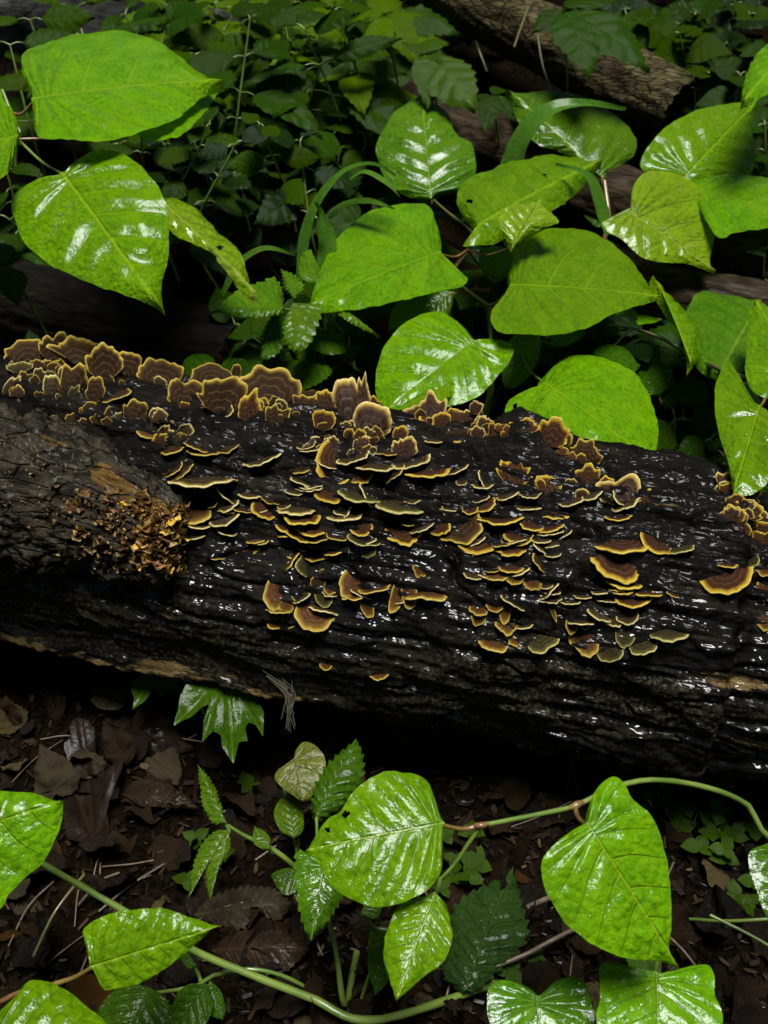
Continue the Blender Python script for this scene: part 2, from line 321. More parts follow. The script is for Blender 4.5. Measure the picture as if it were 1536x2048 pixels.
# ------------------------------------------------------------------ ground
def gh(x, y):
    x = np.asarray(x, float); y = np.asarray(y, float)
    z = .30 * np.clip(y - .22, 0, 9) + .02 * fbm(x * 3, y * 3, 2.2, 3) + .006 * fbm(x * 22, y * 22, 5.1, 3)
    return z - .006
def axis_samples(lo, hi, flo, fhi, nf, nc):
    return np.unique(np.r_[np.linspace(lo, flo, nc), np.linspace(flo, fhi, nf), np.linspace(fhi, hi, nc)])
gx = axis_samples(-15, 15, -1.4, 1.4, 300, 24); gy = axis_samples(-14, 22, -.75, 2.2, 320, 24)
GX, GY = np.meshgrid(gx, gy, indexing='ij'); GZ = gh(GX, GY); GV = np.stack([GX, GY, GZ], -1).reshape(-1, 3)
def ghs(x, y):
    i = min(max(int(np.searchsorted(gx, x)) - 1, 0), len(gx) - 2); j = min(max(int(np.searchsorted(gy, y)) - 1, 0), len(gy) - 2)
    a = (x - gx[i]) / (gx[i + 1] - gx[i]); b = (y - gy[j]) / (gy[j + 1] - gy[j])
    return float((GZ[i, j] * (1 - a) + GZ[i + 1, j] * a) * (1 - b) + (GZ[i, j + 1] * (1 - a) + GZ[i + 1, j + 1] * a) * b)
g = obj('ground', GV, grid_faces(len(gx), len(gy))[:, ::-1].copy(), M['soil'], origin=(0, 0, 0)); tag(g, 'dark wet forest soil under the log and plants', None, None, 'structure')

# ------------------------------------------------------------------ unseen woodland leaves, added to block sky light, gap shaped around the sun
def sky_blocking_foliage():
    r = np.random.default_rng(11); n = 15000; z = r.uniform(.0, 1, n) ; az = r.uniform(0, 2 * math.pi, n); c = np.sqrt(1 - z * z)
    D = np.stack([c * np.cos(az), c * np.sin(az), z], 1); cs = D @ np.array(sdir); ang = np.degrees(np.arccos(np.clip(cs, -1, 1)))
    rad = r.uniform(5.5, 8.5, n); clump = fbm(D[:, 0] * 4, D[:, 1] * 4, D[:, 2] * 4, 3)
    keep = (ang + 20 * clump > 19) & ~((D[:, 2] < .04))
    D, rad = D[keep], rad[keep]; n = len(D); P = D * rad[:, None] + np.array([0, 0, .2]); e1 = r.standard_normal((n, 3)); e1 /= np.linalg.norm(e1, axis=1)[:, None]
    e2 = np.cross(e1, r.standard_normal((n, 3))); e2 /= np.linalg.norm(e2, axis=1)[:, None]; sz = r.uniform(.16, .30, n)[:, None]
    V = np.stack([P - e1 * sz, P - e2 * sz * .55, P + e1 * sz, P + e2 * sz * .55], 1).reshape(-1, 3)
    s = NT('added_foliage_leaf'); m = s.pbr((.025, .055, .008), .6, None, 0, .1, None, .1, .2, (.04, .09, .008, 1))
    o = obj('added_foliage', V, np.arange(4 * n).reshape(-1, 4), m, None, (0, 0, 0), smooth=False)
    tag(o, 'surrounding woodland foliage, unseen, added to block sky light around the log', 'foliage', None, 'stuff')
sky_blocking_foliage()

# ------------------------------------------------------------------ the log
YAW = R_(-15.0); LC = np.array([0.0, 0.0, .128]); LR = .128
AX = np.array([math.cos(YAW), math.sin(YAW), -.012]); AX = unit(AX); AY = unit(np.cross([0, 0, 1], AX)); AZ = np.cross(AX, AY)
def cyl_hit(px, py):
    """pixel -> (u along axis, angle a) on the plain cylinder"""
    d = ray(px, py); o = CAM - LC; dx, dy, dz = d @ AX, d @ AY, d @ AZ; ox, oy, oz = o @ AX, o @ AY, o @ AZ
    A = dy * dy + dz * dz; B = oy * dy + oz * dz; Cc = oy * oy + oz * oz - LR * LR; D = B * B - A * Cc
    t = (-B - math.sqrt(max(D, 0))) / A
    return ox + t * dx, math.atan2(oz + t * dz, oy + t * dy)
NU, NA = 640, 430
uu = np.linspace(-.62, .62, NU)
aa = np.r_[np.linspace(R_(-20), R_(60), 50, endpoint=False), np.linspace(R_(60), R_(265), 330, endpoint=False), np.linspace(R_(265), R_(340), 50)]
U, A = np.meshgrid(uu, aa, indexing='ij'); S = A * LR
def gauss(px, py, ru, rs):
    u0, a0 = cyl_hit(px, py); a0 %= 2 * math.pi
    return np.exp(-((U - u0) / ru) ** 2 - (((A - a0) * LR) / rs) ** 2)
cA, sA = np.cos(A) * LR, np.sin(A) * LR
big = .010 * fbm(U * 3.0, cA * 6, sA * 6, 3)
ridge = 1 - np.abs(fbm(U * 5 + 3 + .05 * fbm(U * 9, cA * 9, sA * 9, 2), cA * 60, sA * 60, 3)) * 2.0
ridge = np.clip(ridge, -1, 1)
warp = .012 * fbm(U * 14, cA * 14 + 9, sA * 14, 2)
bl = fbm((U + warp) * 62, (cA + warp) * 95, sA * 95, 3)
fine = fbm(U * 150, cA * 210, sA * 210, 3)
plate = perlin(U * 16 + 4, cA * 38, sA * 38 + 4)
dsp = big + .0034 * ridge + .0019 * bl + .0013 * fine + .004 * sst(.02, .16, plate)
# fissures across the grain and long cracks
dsp -= .006 * np.exp(-(np.abs(perlin(U * 7, cA * 26, sA * 26 + 30)) / .025) ** 2)
dsp += .020 * gauss(1050, 900, .030, .028) + .010 * gauss(1020, 885, .018, .02)
dsp += .010 * gauss(560, 860, .06, .02) + .008 * gauss(130, 800, .08, .03)
uS = cyl_hit(1492, 1150)[0]; dsp -= .016 * sst(uS - .002, uS + .004, U + .006 * perlin(A * 9, 0 * A, 3.3))
strip = 0
for t in np.linspace(0, 1, 14): strip = np.maximum(strip, gauss(-80 + 640 * t, 1236 + 124 * t, .05, .009))
dsp += .012 * strip
tanm = strip * .72
for (x, y, a, b, k) in ((1330, 1030, .03, .012, .42), (1300, 1045, .012, .012, .42), (1490, 1378, .032, .008, .75), (1400, 1345, .02, .004, .6), (620, 1390, .05, .010, .55), (170, 1200, .04, .02, .25), (330, 1215, .03, .01, .35), (1100, 1445, .12, .012, .35), (1330, 1480, .1, .008, .35)):
    tanm = np.maximum(tanm, k * gauss(x, y, a, b))
dry = np.zeros_like(U)
for (x, y, a, b, k) in ((1270, 1410, .08, .02, 1.0), (1060, 1350, .07, .03, .9), (980, 1400, .1, .025, .85), (1330, 1380, .03, .012, 1.0), (380, 1280, .12, .05, .6), (150, 1200, .12, .05, .6), (640, 1320, .10, .02, .5)):
    dry = np.maximum(dry, k * gauss(x, y, a, b))
sag = 1 - .10 * np.clip(-np.sin(A), 0, 1) ** 2
RR = (LR * sag + dsp)
LV = LC + U[..., None] * AX + (RR * np.cos(A))[..., None] * AY + (RR * np.sin(A))[..., None] * AZ
LVf = LV.reshape(-1, 3); LF = grid_faces(NU, NA)
logt = empty('fallen_log', LC - np.array([0, 0, LR])); tag(logt, 'thick wet black fallen log covered in bracket fungi', 'log')
obj('bark', LVf, LF, M['log'], logt, LC, dict(tan=tanm.ravel(), dry=dry.ravel(), cav=sst(R_(112), R_(150), A).ravel()))
BVH = BVHTree.FromPolygons([tuple(v) for v in LVf[:, :]], [tuple(f) for f in LF[:, :].tolist()]) if False else None
def make_bvh(V, F): return BVHTree.FromPolygons(V.tolist(), F.tolist())
st_u, st_a = 3, 3
BV = LV[::st_u, ::st_a]; BVH = make_bvh(BV.reshape(-1, 3), grid_faces(BV.shape[0], BV.shape[1]))
# cut ends of the log (out of view)
for e in (0, -1):
    ring = LV[e, ::10]; cc = ring.mean(0); Vc = np.vstack([cc, ring]); n = len(ring)
    obj('cut_end', Vc, [(0, 1 + i, 1 + (i + 1) % n) for i in range(n)], M['bark3'], logt, cc)

# broken branch stub on the log, towards the camera
def log_hit(px, py):
    d = unit(ray(px, py)); h = BVH.ray_cast(Vector(CAM), Vector(d))
    return None if h[0] is None else (np.array(h[0]), np.array(h[1]))
def depth_of(P): return float((P - CAM) @ FWD)
def surf(px, py):
    y = py
    while y < 1500:
        h = log_hit(px, y)
        if h: break
        y += 4
    d = depth_of(h[0]); return at(px, py, d), d
ns, na = 150, 150
sp = [(-110, 985), (0, 990), (100, 1000), (190, 1022), (270, 1055), (330, 1078), (362, 1086)]
srad = [165, 152, 142, 126, 108, 92, 80]
sP = []
for x, y in sp:
    P, d = surf(max(x, 2), y); P = at(x, y, depth_of(P) - .012); sP.append(P)
sC = cat(sP, ns); sr = np.interp(np.linspace(0, 1, ns), np.linspace(0, 1, len(srad)), srad) / FPX * .80
T = unit(sC[-1] - sC[0]); A1 = unit(np.cross(T, FWD)); A2 = np.cross(A1, T)
th = np.linspace(0, 2 * math.pi, na, endpoint=False); SU, TH = np.meshgrid(np.linspace(0, 1, ns), th, indexing='ij')
px_, py_, pz_ = SU * 9, np.cos(TH) * 1.6, np.sin(TH) * 1.6
sd_ = 1 + .17 * fbm(px_, py_ * 1.2, pz_ * 1.2, 3) + .11 * (1 - np.abs(fbm(px_ * .8, py_ * 7, pz_ * 7, 3)) * 2) + .03 * fbm(px_ * 8, py_ * 12, pz_ * 12, 3)
endf = 1 - sst(.955, 1.0, SU + .02 * fbm(0 * SU, py_ * 5, pz_ * 5, 2)) * .75
SVv = sC[:, None] + (sr[:, None] * sd_ * endf)[..., None] * (np.cos(TH)[..., None] * A1 * 1.0 + np.sin(TH)[..., None] * A2 * .62)
def seg(px, py, a, b, wd):
    d = np.array(b, float) - a; L2 = d @ d; t = np.clip(((px - a[0]) * d[0] + (py - a[1]) * d[1]) / L2, 0, 1); return np.exp(-((px - a[0] - t * d[0]) ** 2 + (py - a[1] - t * d[1]) ** 2) / wd ** 2)
rel = SVv - CAM; dz_ = rel @ FWD; spx = 768 + FPX * (rel @ RGT) / dz_; spy = 1024 - FPX * (rel @ UPV) / dz_
stan = np.maximum(1.1 * seg(spx, spy, np.array([205., 950.]), (330, 1040), 26), .9 * seg(spx, spy, np.array([140., 1012.]), (172, 985), 12))
stan = np.maximum(stan, .7 * seg(spx, spy, np.array([85., 872.]), (130, 892), 8))
SVf = SVv.reshape(-1, 3); SF = grid_faces(ns, na, True)
endc = SVv[-1].mean(0) + T * .004
SVf2 = np.vstack([SVf, endc]); capf = [( (ns - 1) * na + i, (ns - 1) * na + (i + 1) % na, ns * na) for i in range(na)]
obj('branch_stub', SVf2, SF.tolist() + capf, M['stub'], logt, sC[0], dict(tan=np.r_[stan.ravel(), .6]))['label'] = 'grey cracked broken branch stub with bare tan wood'
SBVH = make_bvh(SVf, SF)
def hit_any(px, py):
    d = Vector(unit(ray(px, py))); best = None
    for b in (SBVH, BVH):
        h = b.ray_cast(Vector(CAM), d)
        if h[0] is not None and (best is None or h[3] < best[2]): best = (np.array(h[0]), np.array(h[1]), h[3])
    return best
# frilly orange crust on the stub: uncountable
fv, ff, fr, ft = [], [], [], []
for k in range(1150):
    t = random.random()
    if k < 600:
        x = random.gauss(258, 70); y = 1005 + (x - 150) * .22 + random.gauss(22, 46)
        if perlin(x / 34, y / 34, 4.4) < -.22: continue
        if x > 368 or x < 90 or y > 1145 or y < 930: continue
        tone = float(min(1, max(.0, (x - 150) / 300 + 1.1 * perlin(x / 26, y / 26, .3) + random.gauss(0, .12))))
        if y < 985 + (x - 200) * .45 and random.random() < .8: continue
    elif k < 1050:
        x = 374 - 100 * random.random() ** 1.6; y = 1005 + 145 * random.random() ** .8 - (370 - x) * .15; tone = random.uniform(.3, 1)
    else:
        x = random.uniform(0, 160); y = random.uniform(880, 1060); tone = random.uniform(0, .35)
    h = hit_any(min(x, 366), y)
    if not h: continue
    P, N = h[0], h[1]
    if N @ ray(x, y) > 0: N = -N
    L = (3 + 15 * random.random() ** 2) / FPX * .8 * ((1.35 if k >= 600 else 1) if k < 1050 else .6); W = L * random.uniform(.8, 1.7)
    dn = unit(-UPV * .5 + N * .9 + RGT * random.uniform(-.6, .6)); lat = unit(np.cross(dn, N + .3 * rng.standard_normal(3))); nn = np.cross(lat, dn)
    b0 = len(fv) and sum(len(q) for q in fv); b0 = int(b0); pts = []; nth, nr = 9, 5; ph = random.uniform(0, 6)
    for i in range(nr):
        for j in range(nth):
            a = (j / (nth - 1) - .5) * 2.6; r = i / (nr - 1)
            pts.append(P - N * .001 + lat * math.sin(a) * W / 2 * r + dn * math.cos(a * .8) * L * r + nn * (L * .24 * r * r * math.sin(j * 1.3 + ph) + L * .35 * r ** 3))
            fr.append(r); ft.append(tone)
    fv.append(np.array(pts)); ff.append(grid_faces(nr, nth, off=b0))
o = obj('orange_crust_fungus', np.vstack(fv), np.vstack(ff), M['frill'], None, fv[0][0], dict(rad=fr, tone=ft))
tag(o, 'frilly orange and rust crust fungus on the broken branch stub', 'fungus', None, 'stuff')

# ------------------------------------------------------------------ bracket fungi
def near(px, py, marks):
    return min(marks, key=lambda m: ((px - m[0]) ** 2 + (py - m[1]) ** 2 * m[3] if len(m) > 3 else (px - m[0]) ** 2 + (py - m[1]) ** 2))[2]
FM = [(60, 700, 'around the broad banded crest fungus'), (200, 800, 'just above the branch stub'), (330, 860, 'at the tip of the branch stub'), (390, 790, 'beside the mottled grey-green fungus'), (530, 780, 'under the widest upright fan'), (410, 955, 'near the long thin level shelf'),
      (470, 1050, 'in the dark hollow past the branch stub'), (600, 1040, 'in the tier above the glossy lobed fungus'), (640, 800, 'beside the flat-topped tall fan'), (740, 850, 'around the heart-shaped purple fungus'), (700, 950, 'around the large curling row'), (850, 950, 'near the lone straight flat shelf'),
      (810, 1070, 'near the neat oval shelf'), (780, 1190, 'beside the glossy orange-red fungus'), (570, 1210, 'near the hanging orange fan'), (720, 1350, 'near the ragged lower edge of the log'), (880, 830, 'around the large ridged red-brown fan'), (1000, 860, 'between the ridged fan and the black knob'), (1110, 880, 'on the side of the black knob'),
      (1050, 960, 'around the red-centred rounded fungus'), (1170, 960, 'beside the big purple lobed fungus'), (1250, 1020, 'under the big purple lobed fungus'), (970, 1050, 'in the dense middle tier'), (1100, 1080, 'at the end of the dense middle tier'), (1000, 1160, 'below the dense middle tier'), (1110, 1200, 'in the line of thin pale shelves'),
      (1270, 1180, 'below the widest rust shelf'), (1340, 1090, 'at the end of the long rust shelf'), (1450, 1130, 'over the lone half-round shelf'), (1500, 1020, 'in the break of the log'), (1520, 1180, 'deep in the break of the log'), (990, 1260, 'left of the pleated olive fan'), (1180, 1270, 'beside the scalloped ochre fan'), (1270, 1280, 'below the scalloped ochre fan row')]
FM = [(a, b, c.replace('left of', 'next to')) for a, b, c in FM]
def fungus(bx, by, tx, ty, w, K, c, label, group, lobes=None, seed=0):
    r = np.random.default_rng(seed)
    B, d = surf(bx, by); mpp = d / FPX
    di = np.array([tx - bx, -(ty - by)], float); pr = np.linalg.norm(di) * mpp * (.78 if K == 'D' and w < 66 and c not in 'o' else 1); di = di / (np.linalg.norm(di) + 1e-9)
    dimg = di[0] * RGT + di[1] * UPV; toC = -unit(ray(bx, by)); dimg = unit(dimg - (dimg @ toC) * toC)
    w = w * (1.08 if K == 'D' else 1.14); W = w * mpp
    L = max((.50 if K == 'D' else .70) * W * r.uniform(.9, 1.1), pr * 1.04)
    f = min(.97, pr / L); sg = math.sqrt(1 - f * f)
    Ad = unit(f * dimg + (sg if K == 'D' else -sg * .8) * toC)
    lat = unit(np.cross(toC, dimg)); N = np.cross(lat, Ad)
    if N @ toC < 0: N = -N
    B = B - Ad * min(.006, L * .25) * (1 if K == 'D' else .3); L = L + min(.006, L * .25) * (1 if K == 'D' else .3)
    nr = 12; nth = 44 if w > 45 else 32 if w > 24 else 22
    span = R_(100) if K == 'D' else R_(152)
    tq = np.linspace(-span, span, nth); sd = r.uniform(0, 90)
    lob = lobes if lobes is not None else (r.uniform(.05, .11) if K == 'D' else r.uniform(.07, .17))
    rho = 1 + lob * fbm(np.sin(tq) * 1.5 + sd, np.cos(tq) * 1.5, 1.5, 2) * 2 + .035 * perlin(tq * r.uniform(3, 5), sd, .5) + .02 * perlin(tq * 9, sd, 2.5)
    lw = W / 2 * np.sin(tq) * rho; fw = (L * np.cos(tq) if K == 'D' else L * (.5 + .5 * np.cos(tq))) * rho
    rs = np.linspace(0, 1, nr) ** .8; rs[0] = .03
    r2, q2 = np.meshgrid(rs, tq, indexing='ij')
    kk = r.integers(2, 5); am = W * (r.uniform(.008, .026) if K == 'D' else r.uniform(.015, .045))
    und = am * (r2 ** 2) * np.sin(kk * q2 + sd) + W * (.008 if K == 'D' else .022) * r2 ** 2 * np.sin((kk * 2 + 3) * q2 + sd * 2)
    rings = W * .007 * np.sin(r2 * 2 * math.pi * r.uniform(4, 6) + sd) * r2
    rad_cr = W * .005 * fbm(q2 * 5 + sd, r2 * .7, 0, 2) * r2
    bow = (-.05 if K == 'D' else -.16) * W * (r2 ** 2) * r.uniform(.4, 1.5) * (1 if r.random() < .7 else -.8)
    bow = bow + W * (.04 if K == 'D' else .16) * r.uniform(-.4, 1.0) * np.sin(q2) ** 2 * r2 ** 2 * -1
    h = und + rings + rad_cr + bow
    tk = min(.0015, max(.0008, W * .038))
    top = B + (r2 * lw[None])[..., None] * lat + (r2 * fw[None])[..., None] * Ad + (h + tk * .5 * (1 - .0 * r2))[..., None] * N
    ra = r2.copy(); an = q2.copy()
    V = [top.reshape(-1, 3)]; RA = [ra.ravel()]; AN = [an.ravel()]; UN = [np.zeros(ra.size)]
    # rounded margin then underside
    er = [(1.012, .25, 0), (1.012, -.25, 0), (.985, -.55, .35), (.93, -.60, .8), (.7, -.9, 1), (.35, -1.4, 1), (.03, -2.0, 1)]
    for (q, hh, u) in er:
        hq = np.interp(np.full(nth, min(q, 1)), rs, np.arange(nr)); i0 = np.clip(hq.astype(int), 0, nr - 2); fr_ = hq - i0
        hs = h[i0, np.arange(nth)] * (1 - fr_) + h[i0 + 1, np.arange(nth)] * fr_
        V.append(B + (q * lw)[:, None] * lat + (q * fw)[:, None] * Ad + (hs + tk * hh)[:, None] * N)
        RA.append(np.full(nth, min(q, 1))); AN.append(tq); UN.append(np.full(nth, u))
    V = np.vstack(V); RA = np.concatenate(RA); AN = np.concatenate(AN); UN = np.concatenate(UN)
    F = grid_faces(nr + len(er), nth)
    mat = M['f' + c]
    def sub(rows, name, parent, org):
        i0, i1 = rows; s = slice(i0 * nth, i1 * nth)
        return obj(name, V[s], grid_faces(i1 - i0, nth), mat, parent, org, dict(rad=RA[s], ang=AN[s], under=UN[s]))
    if w >= 30:
        o = sub((0, nr - 2), 'bracket_fungus', None, B)
        sub((nr - 3, nr + 3), 'rim', o, B); sub((nr + 2, nr + len(er)), 'pore_surface', o, B)
    else:
        o = obj('bracket_fungus', V, F, mat, None, B, dict(rad=RA, ang=AN, under=UN))
    return tag(o, label, 'fungus', group)
FUN = """
55 724 42 676 80 U b|broad brown fungus with banded face standing at the log's raised crest, against dark gap
107 724 122 675 62 U b|brown fungus fused beside the broad banded one on the log's crest
154 728 156 690 88 U b|wide scalloped olive-brown fungus with ochre rim behind the crest cluster
211 756 206 695 62 U b|tall fan fungus with double ochre rim in the middle of the crest cluster
250 752 263 704 54 U b
320 768 320 712 80 U b|broad brown crest fungus beside a dark round leaf behind the log
292 755 310 767 32 D b
75 740 74 717 26 U b
96 740 96 719 18 U b
120 742 120 720 32 U b
138 782 156 730 46 U b|fan fungus with fine concentric rings and yellow rim above the branch stub
118 748 120 730 14 U b
104 790 112 750 40 U w|pale worn fungus with greyish bleached face above the branch stub
178 754 183 730 30 U b
40 748 38 733 44 U g
22 737 24 722 10 U w
10 788 38 756 20 U w|small bleached cream fungus leaning over the green leaf tip
75 759 84 735 20 U w
99 759 99 740 22 U g
45 760 58 780 12 D w
185 802 195 757 32 U b
228 790 232 801 62 D b
216 762 228 774 22 D b
172 830 190 808 28 U b
163 828 164 814 10 U o
215 838 246 830 42 U b
200 848 196 824 30 U b
262 842 294 813 56 U b
305 842 334 830 40 U w
318 880 352 868 42 U p
360 868 382 856 26 U w
340 852 346 842 13 U w
140 796 155 775 18 U g
296 866 294 874 40 D o
366 814 404 770 86 U b|large mottled grey-green fungus with yellow rim, front of the middle crest cluster
437 826 455 763 86 U b|ringed grey-brown fan overlapping behind the mottled grey-green fungus
424 762 427 728 84 U b
536 810 528 735 118 U b|widest brown fan at the crest, upright with radial cracks, before nettle leaves
478 774 476 754 40 U b
472 754 473 729 18 U b
490 840 510 786 40 U r
497 830 528 806 36 U b
535 802 538 783 21 U b
546 850 568 814 46 U b
455 822 462 829 26 D w
608 822 598 790 40 U b
645 826 632 784 52 U b
650 816 653 780 40 U r
640 792 640 776 90 U b
697 838 691 756 50 U p|tall upright dark fan with flat top edge, taller of the split pair
722 828 728 757 28 U p|narrow upright dark fan, slimmer of the split pair
746 814 746 793 28 U r
735 868 757 808 72 U p|heart-shaped purple-brown fungus with two lobes and thick cream rim
645 860 650 822 42 U r
640 870 655 848 26 U b
703 862 704 838 25 U p
694 877 702 856 19 U r
714 882 724 860 21 U r
714 906 742 876 34 U p
745 902 752 892 15 D w
758 880 767 872 17 U b
795 882 810 852 28 U r
806 916 811 872 46 U p|round pinkish fungus with bright yellow rim on a short stalk
775 902 775 912 48 D b
820 924 822 934 76 D w
708 915 712 928 66 D w
752 929 752 940 76 D w
614 892 617 901 36 D w
625 900 648 885 38 U w
640 906 668 898 30 U w
672 922 642 950 80 D r|curved ochre-rimmed fungus, upper of the large curling row
680 944 683 971 60 D r|scalloped fungus in the middle of the large curling row
722 950 728 970 46 D r|rust fungus at the notched end of the large curling row
852 942 852 957 84 D r|straight flat shelf with even yellow edge standing alone on black bark
620 974 621 982 44 D w
660 986 660 1010 64 D r
862 842 834 794 78 U p|large red-brown ridged fan leaning up against the green leaf
868 838 860 858 60 D r
888 852 876 825 36 U r
905 842 905 814 46 U r
945 827 958 806 24 U p
935 847 950 822 42 U p
955 857 980 842 36 U p
916 864 918 885 62 D b
870 879 870 887 40 D w
985 867 995 852 26 U r
970 860 980 835 38 U p
1000 864 1003 848 21 U o
1014 864 1017 850 18 U o
1048 864 1048 838 52 U r|broad tan fungus capping the black knob on the crest
1098 890 1115 846 56 U r|stepped tan fungus draped down the side of the black knob
1100 888 1102 858 32 U r
1122 892 1142 868 24 U r
1165 922 1186 884 56 U b|dark purple-brown round fungus tucked under the big drooping leaf
1122 910 1125 895 21 U o
1142 920 1146 905 19 U o
1163 927 1166 908 23 U r
1022 964 1036 922 62 U r|red-centred rounded fungus sitting alone below the black knob
1015 960 990 945 28 U r
1088 987 1112 959 54 U r|bright yellow-rimmed round fungus with brown centre, right below the tan caps
1084 980 1076 958 20 U r
1140 975 1145 959 20 U p
1175 967 1178 931 46 U r
1163 1002 1166 978 25 U p
1235 1010 1240 962 82 U p|big purple-brown lobed fungus with thick cream rim on the bare bark
1212 980 1206 957 46 U r
1290 1008 1312 984 44 U r|yellow-rimmed fungus jutting beside the big purple lobed one
1222 1002 1231 992 17 U r
1182 987 1186 996 50 D w
1250 1007 1254 1017 54 D w
1236 1035 1236 1044 52 D r
1108 1022 1108 1040 64 D r
1055 1011 1055 1021 50 D w
1141 1003 1143 1012 48 D w
1015 989 1018 998 46 D w
1060 991 1060 1000 40 D w
902 1022 896 1036 40 D b
938 1020 937 1034 32 D r
970 1010 977 1026 48 D r
962 1000 964 1006 32 D w
1000 1040 1000 1053 82 D r
1065 1048 1063 1062 48 D r
1098 1053 1100 1064 56 D r
880 1052 892 1070 42 D r
920 1052 932 1081 86 D b
1033 1071 1030 1086 46 D r
1045 1080 1050 1093 44 D r
955 1080 955 1106 74 D r|wide rust shelf with wavy yellow edge, lowest of the dense middle tier
1022 1092 1022 1114 60 D r
1083 1078 1083 1088 36 D w
1106 1086 1108 1094 36 D w
1106 1110 1107 1117 30 D w
1022 1132 1022 1147 52 D r
948 1148 946 1162 40 D w
992 1148 992 1160 54 D o
1030 1155 1028 1168 36 D o
1065 1164 1062 1182 36 D o
1092 1171 1093 1179 26 D w
1104 1185 1104 1193 32 D w
1100 1200 1100 1210 42 D w
1141 1205 1141 1213 38 D w
1166 1191 1166 1198 36 D w
1216 1201 1216 1208 42 D w
1240 1177 1241 1186 48 D r
1245 1084 1245 1103 106 D r|long rust-and-yellow shelf directly above the widest yellow shelf
1315 1083 1305 1101 68 D r
1235 1118 1221 1156 108 D r|widest rust shelf with broad clean yellow margin on the log's front
1250 1159 1248 1174 72 D r
1243 1180 1243 1189 46 D r
1298 1184 1297 1194 52 D r
1265 1199 1266 1217 70 D r
1448 1150 1448 1188 94 D r|lone neat half-round rust shelf with yellow edge on glistening black bark
1454 1128 1454 1136 42 D r
1358 1094 1360 1108 56 D g
1402 1103 1400 1088 56 U g
1200 1227 1195 1237 50 D w
1228 1239 1226 1257 38 D w
1255 1234 1258 1257 42 D w
1335 1261 1335 1278 74 D g
1250 1270 1248 1301 34 D g
1285 1285 1290 1311 62 D g
1225 1300 1245 1323 52 D g
1172 1277 1176 1313 58 D o|ochre fan with scalloped hanging edge low on the log
1145 1250 1140 1268 26 D o
1170 1250 1170 1261 18 D o
1080 1274 1085 1301 74 D g|olive-brown pleated fan low on the log's front
1032 1274 1020 1287 42 D o
990 1284 988 1299 60 D o
1012 1249 1005 1266 46 D o
1045 1251 1046 1262 42 D w
1010 1218 1008 1250 22 D o
958 1217 956 1231 38 D o
990 1214 990 1226 32 D o
957 1239 956 1252 26 D o
1105 1220 1113 1243 9 D o
556 1183 540 1217 50 D o|bright orange ochre fan hanging low on the log
573 1207 573 1224 34 D o
600 1191 598 1211 30 D g
632 1222 630 1263 80 D o|glossy red-brown lobed fungus hanging lowest on the dark bark
648 1194 655 1221 34 D g
660 1179 662 1191 26 D o
708 1169 690 1196 54 D o|glossy orange-red fungus beside the thin long shelf
710 1191 712 1201 52 D o
735 1214 740 1238 26 D o
750 1179 752 1188 62 D o
856 1185 856 1194 86 D o
795 1191 783 1227 26 D o
818 1189 820 1218 30 D o
841 1139 839 1155 29 D o
612 1133 592 1146 42 D g
642 1170 632 1157 22 U g
645 1146 643 1138 9 U w
548 1248 546 1257 29 D o
652 1329 650 1341 24 D o
757 1349 757 1361 35 D o
345 894 348 904 52 D b
322 912 326 896 12 U b
410 904 410 915 64 D b
455 894 459 904 48 D b
346 941 352 949 46 D b
360 940 368 951 50 D b
410 955 411 968 136 D w|long thin level shelf with pale straight edge right of the branch stub
524 919 528 930 74 D w
500 987 500 995 48 D w
425 1009 428 1015 22 D b
457 1008 463 1018 46 D w
490 1018 489 1028 44 D b
392 1023 400 1041 66 D o
450 1036 458 1051 66 D w
456 1065 454 1073 44 D w
398 1049 398 1056 46 D w
534 1018 527 1043 56 D r
543 1002 541 1012 36 D b
592 1015 592 1025 76 D w
602 1034 602 1051 76 D r
575 1053 573 1064 48 D r
624 1057 624 1070 54 D r
605 1069 600 1089 60 D r
635 1079 636 1087 52 D b
676 1075 675 1085 42 D b
590 1104 590 1119 42 D r
633 1109 633 1125 50 D r
606 1097 606 1104 16 D r
501 1099 505 1108 36 D o
524 1083 526 1090 34 D o
622 975 623 983 44 D w
590 983 590 990 38 D w
602 935 604 946 46 D b
692 1024 694 1037 70 D w
722 1054 722 1074 44 D r
807 1064 807 1089 68 D r|neat oval rust shelf with even orange-yellow rim at mid log
800 1007 798 1020 98 D g
720 989 718 1000 84 D g
725 1084 722 1096 62 D g
735 1095 738 1121 32 D g
843 1054 846 1061 52 D w
822 1001 822 1009 34 D w
923 964 923 973 22 D w
965 967 965 979 44 D w
1440 966 1430 945 48 U r|tan folded fungus heading the row that runs down the log's break
1462 977 1455 950 42 U r
1476 994 1470 970 32 U r
1490 992 1516 968 32 U r
1500 1012 1508 995 26 U r
1485 1017 1490 1000 30 U r
1510 1042 1526 1015 42 U p
1492 1037 1500 1020 22 U p
1500 1050 1508 1037 24 U r
1505 1072 1530 1058 38 U r
1508 1097 1520 1085 30 U g
1530 1138 1524 1152 32 D o
1532 1178 1526 1200 36 D o
1534 1240 1528 1262 34 D o
1505 1120 1512 1132 26 D g
"""
GEN = {('U', 'b'): 'brown banded fungus', ('U', 'r'): 'upright rust fungus with yellow rim', ('U', 'p'): 'purple-brown cream-rimmed fungus', ('U', 'w'): 'worn fungus with cream rim', ('U', 'g'): 'dull olive fungus', ('U', 'o'): 'orange-tan knob of fungus',
       ('D', 'b'): 'thin brown shelf fungus', ('D', 'r'): 'rust shelf fungus with yellow edge', ('D', 'w'): 'thin pale-edged shelf fungus', ('D', 'o'): 'orange-brown shelf fungus', ('D', 'g'): 'olive shelf fungus'}
ROWS = []
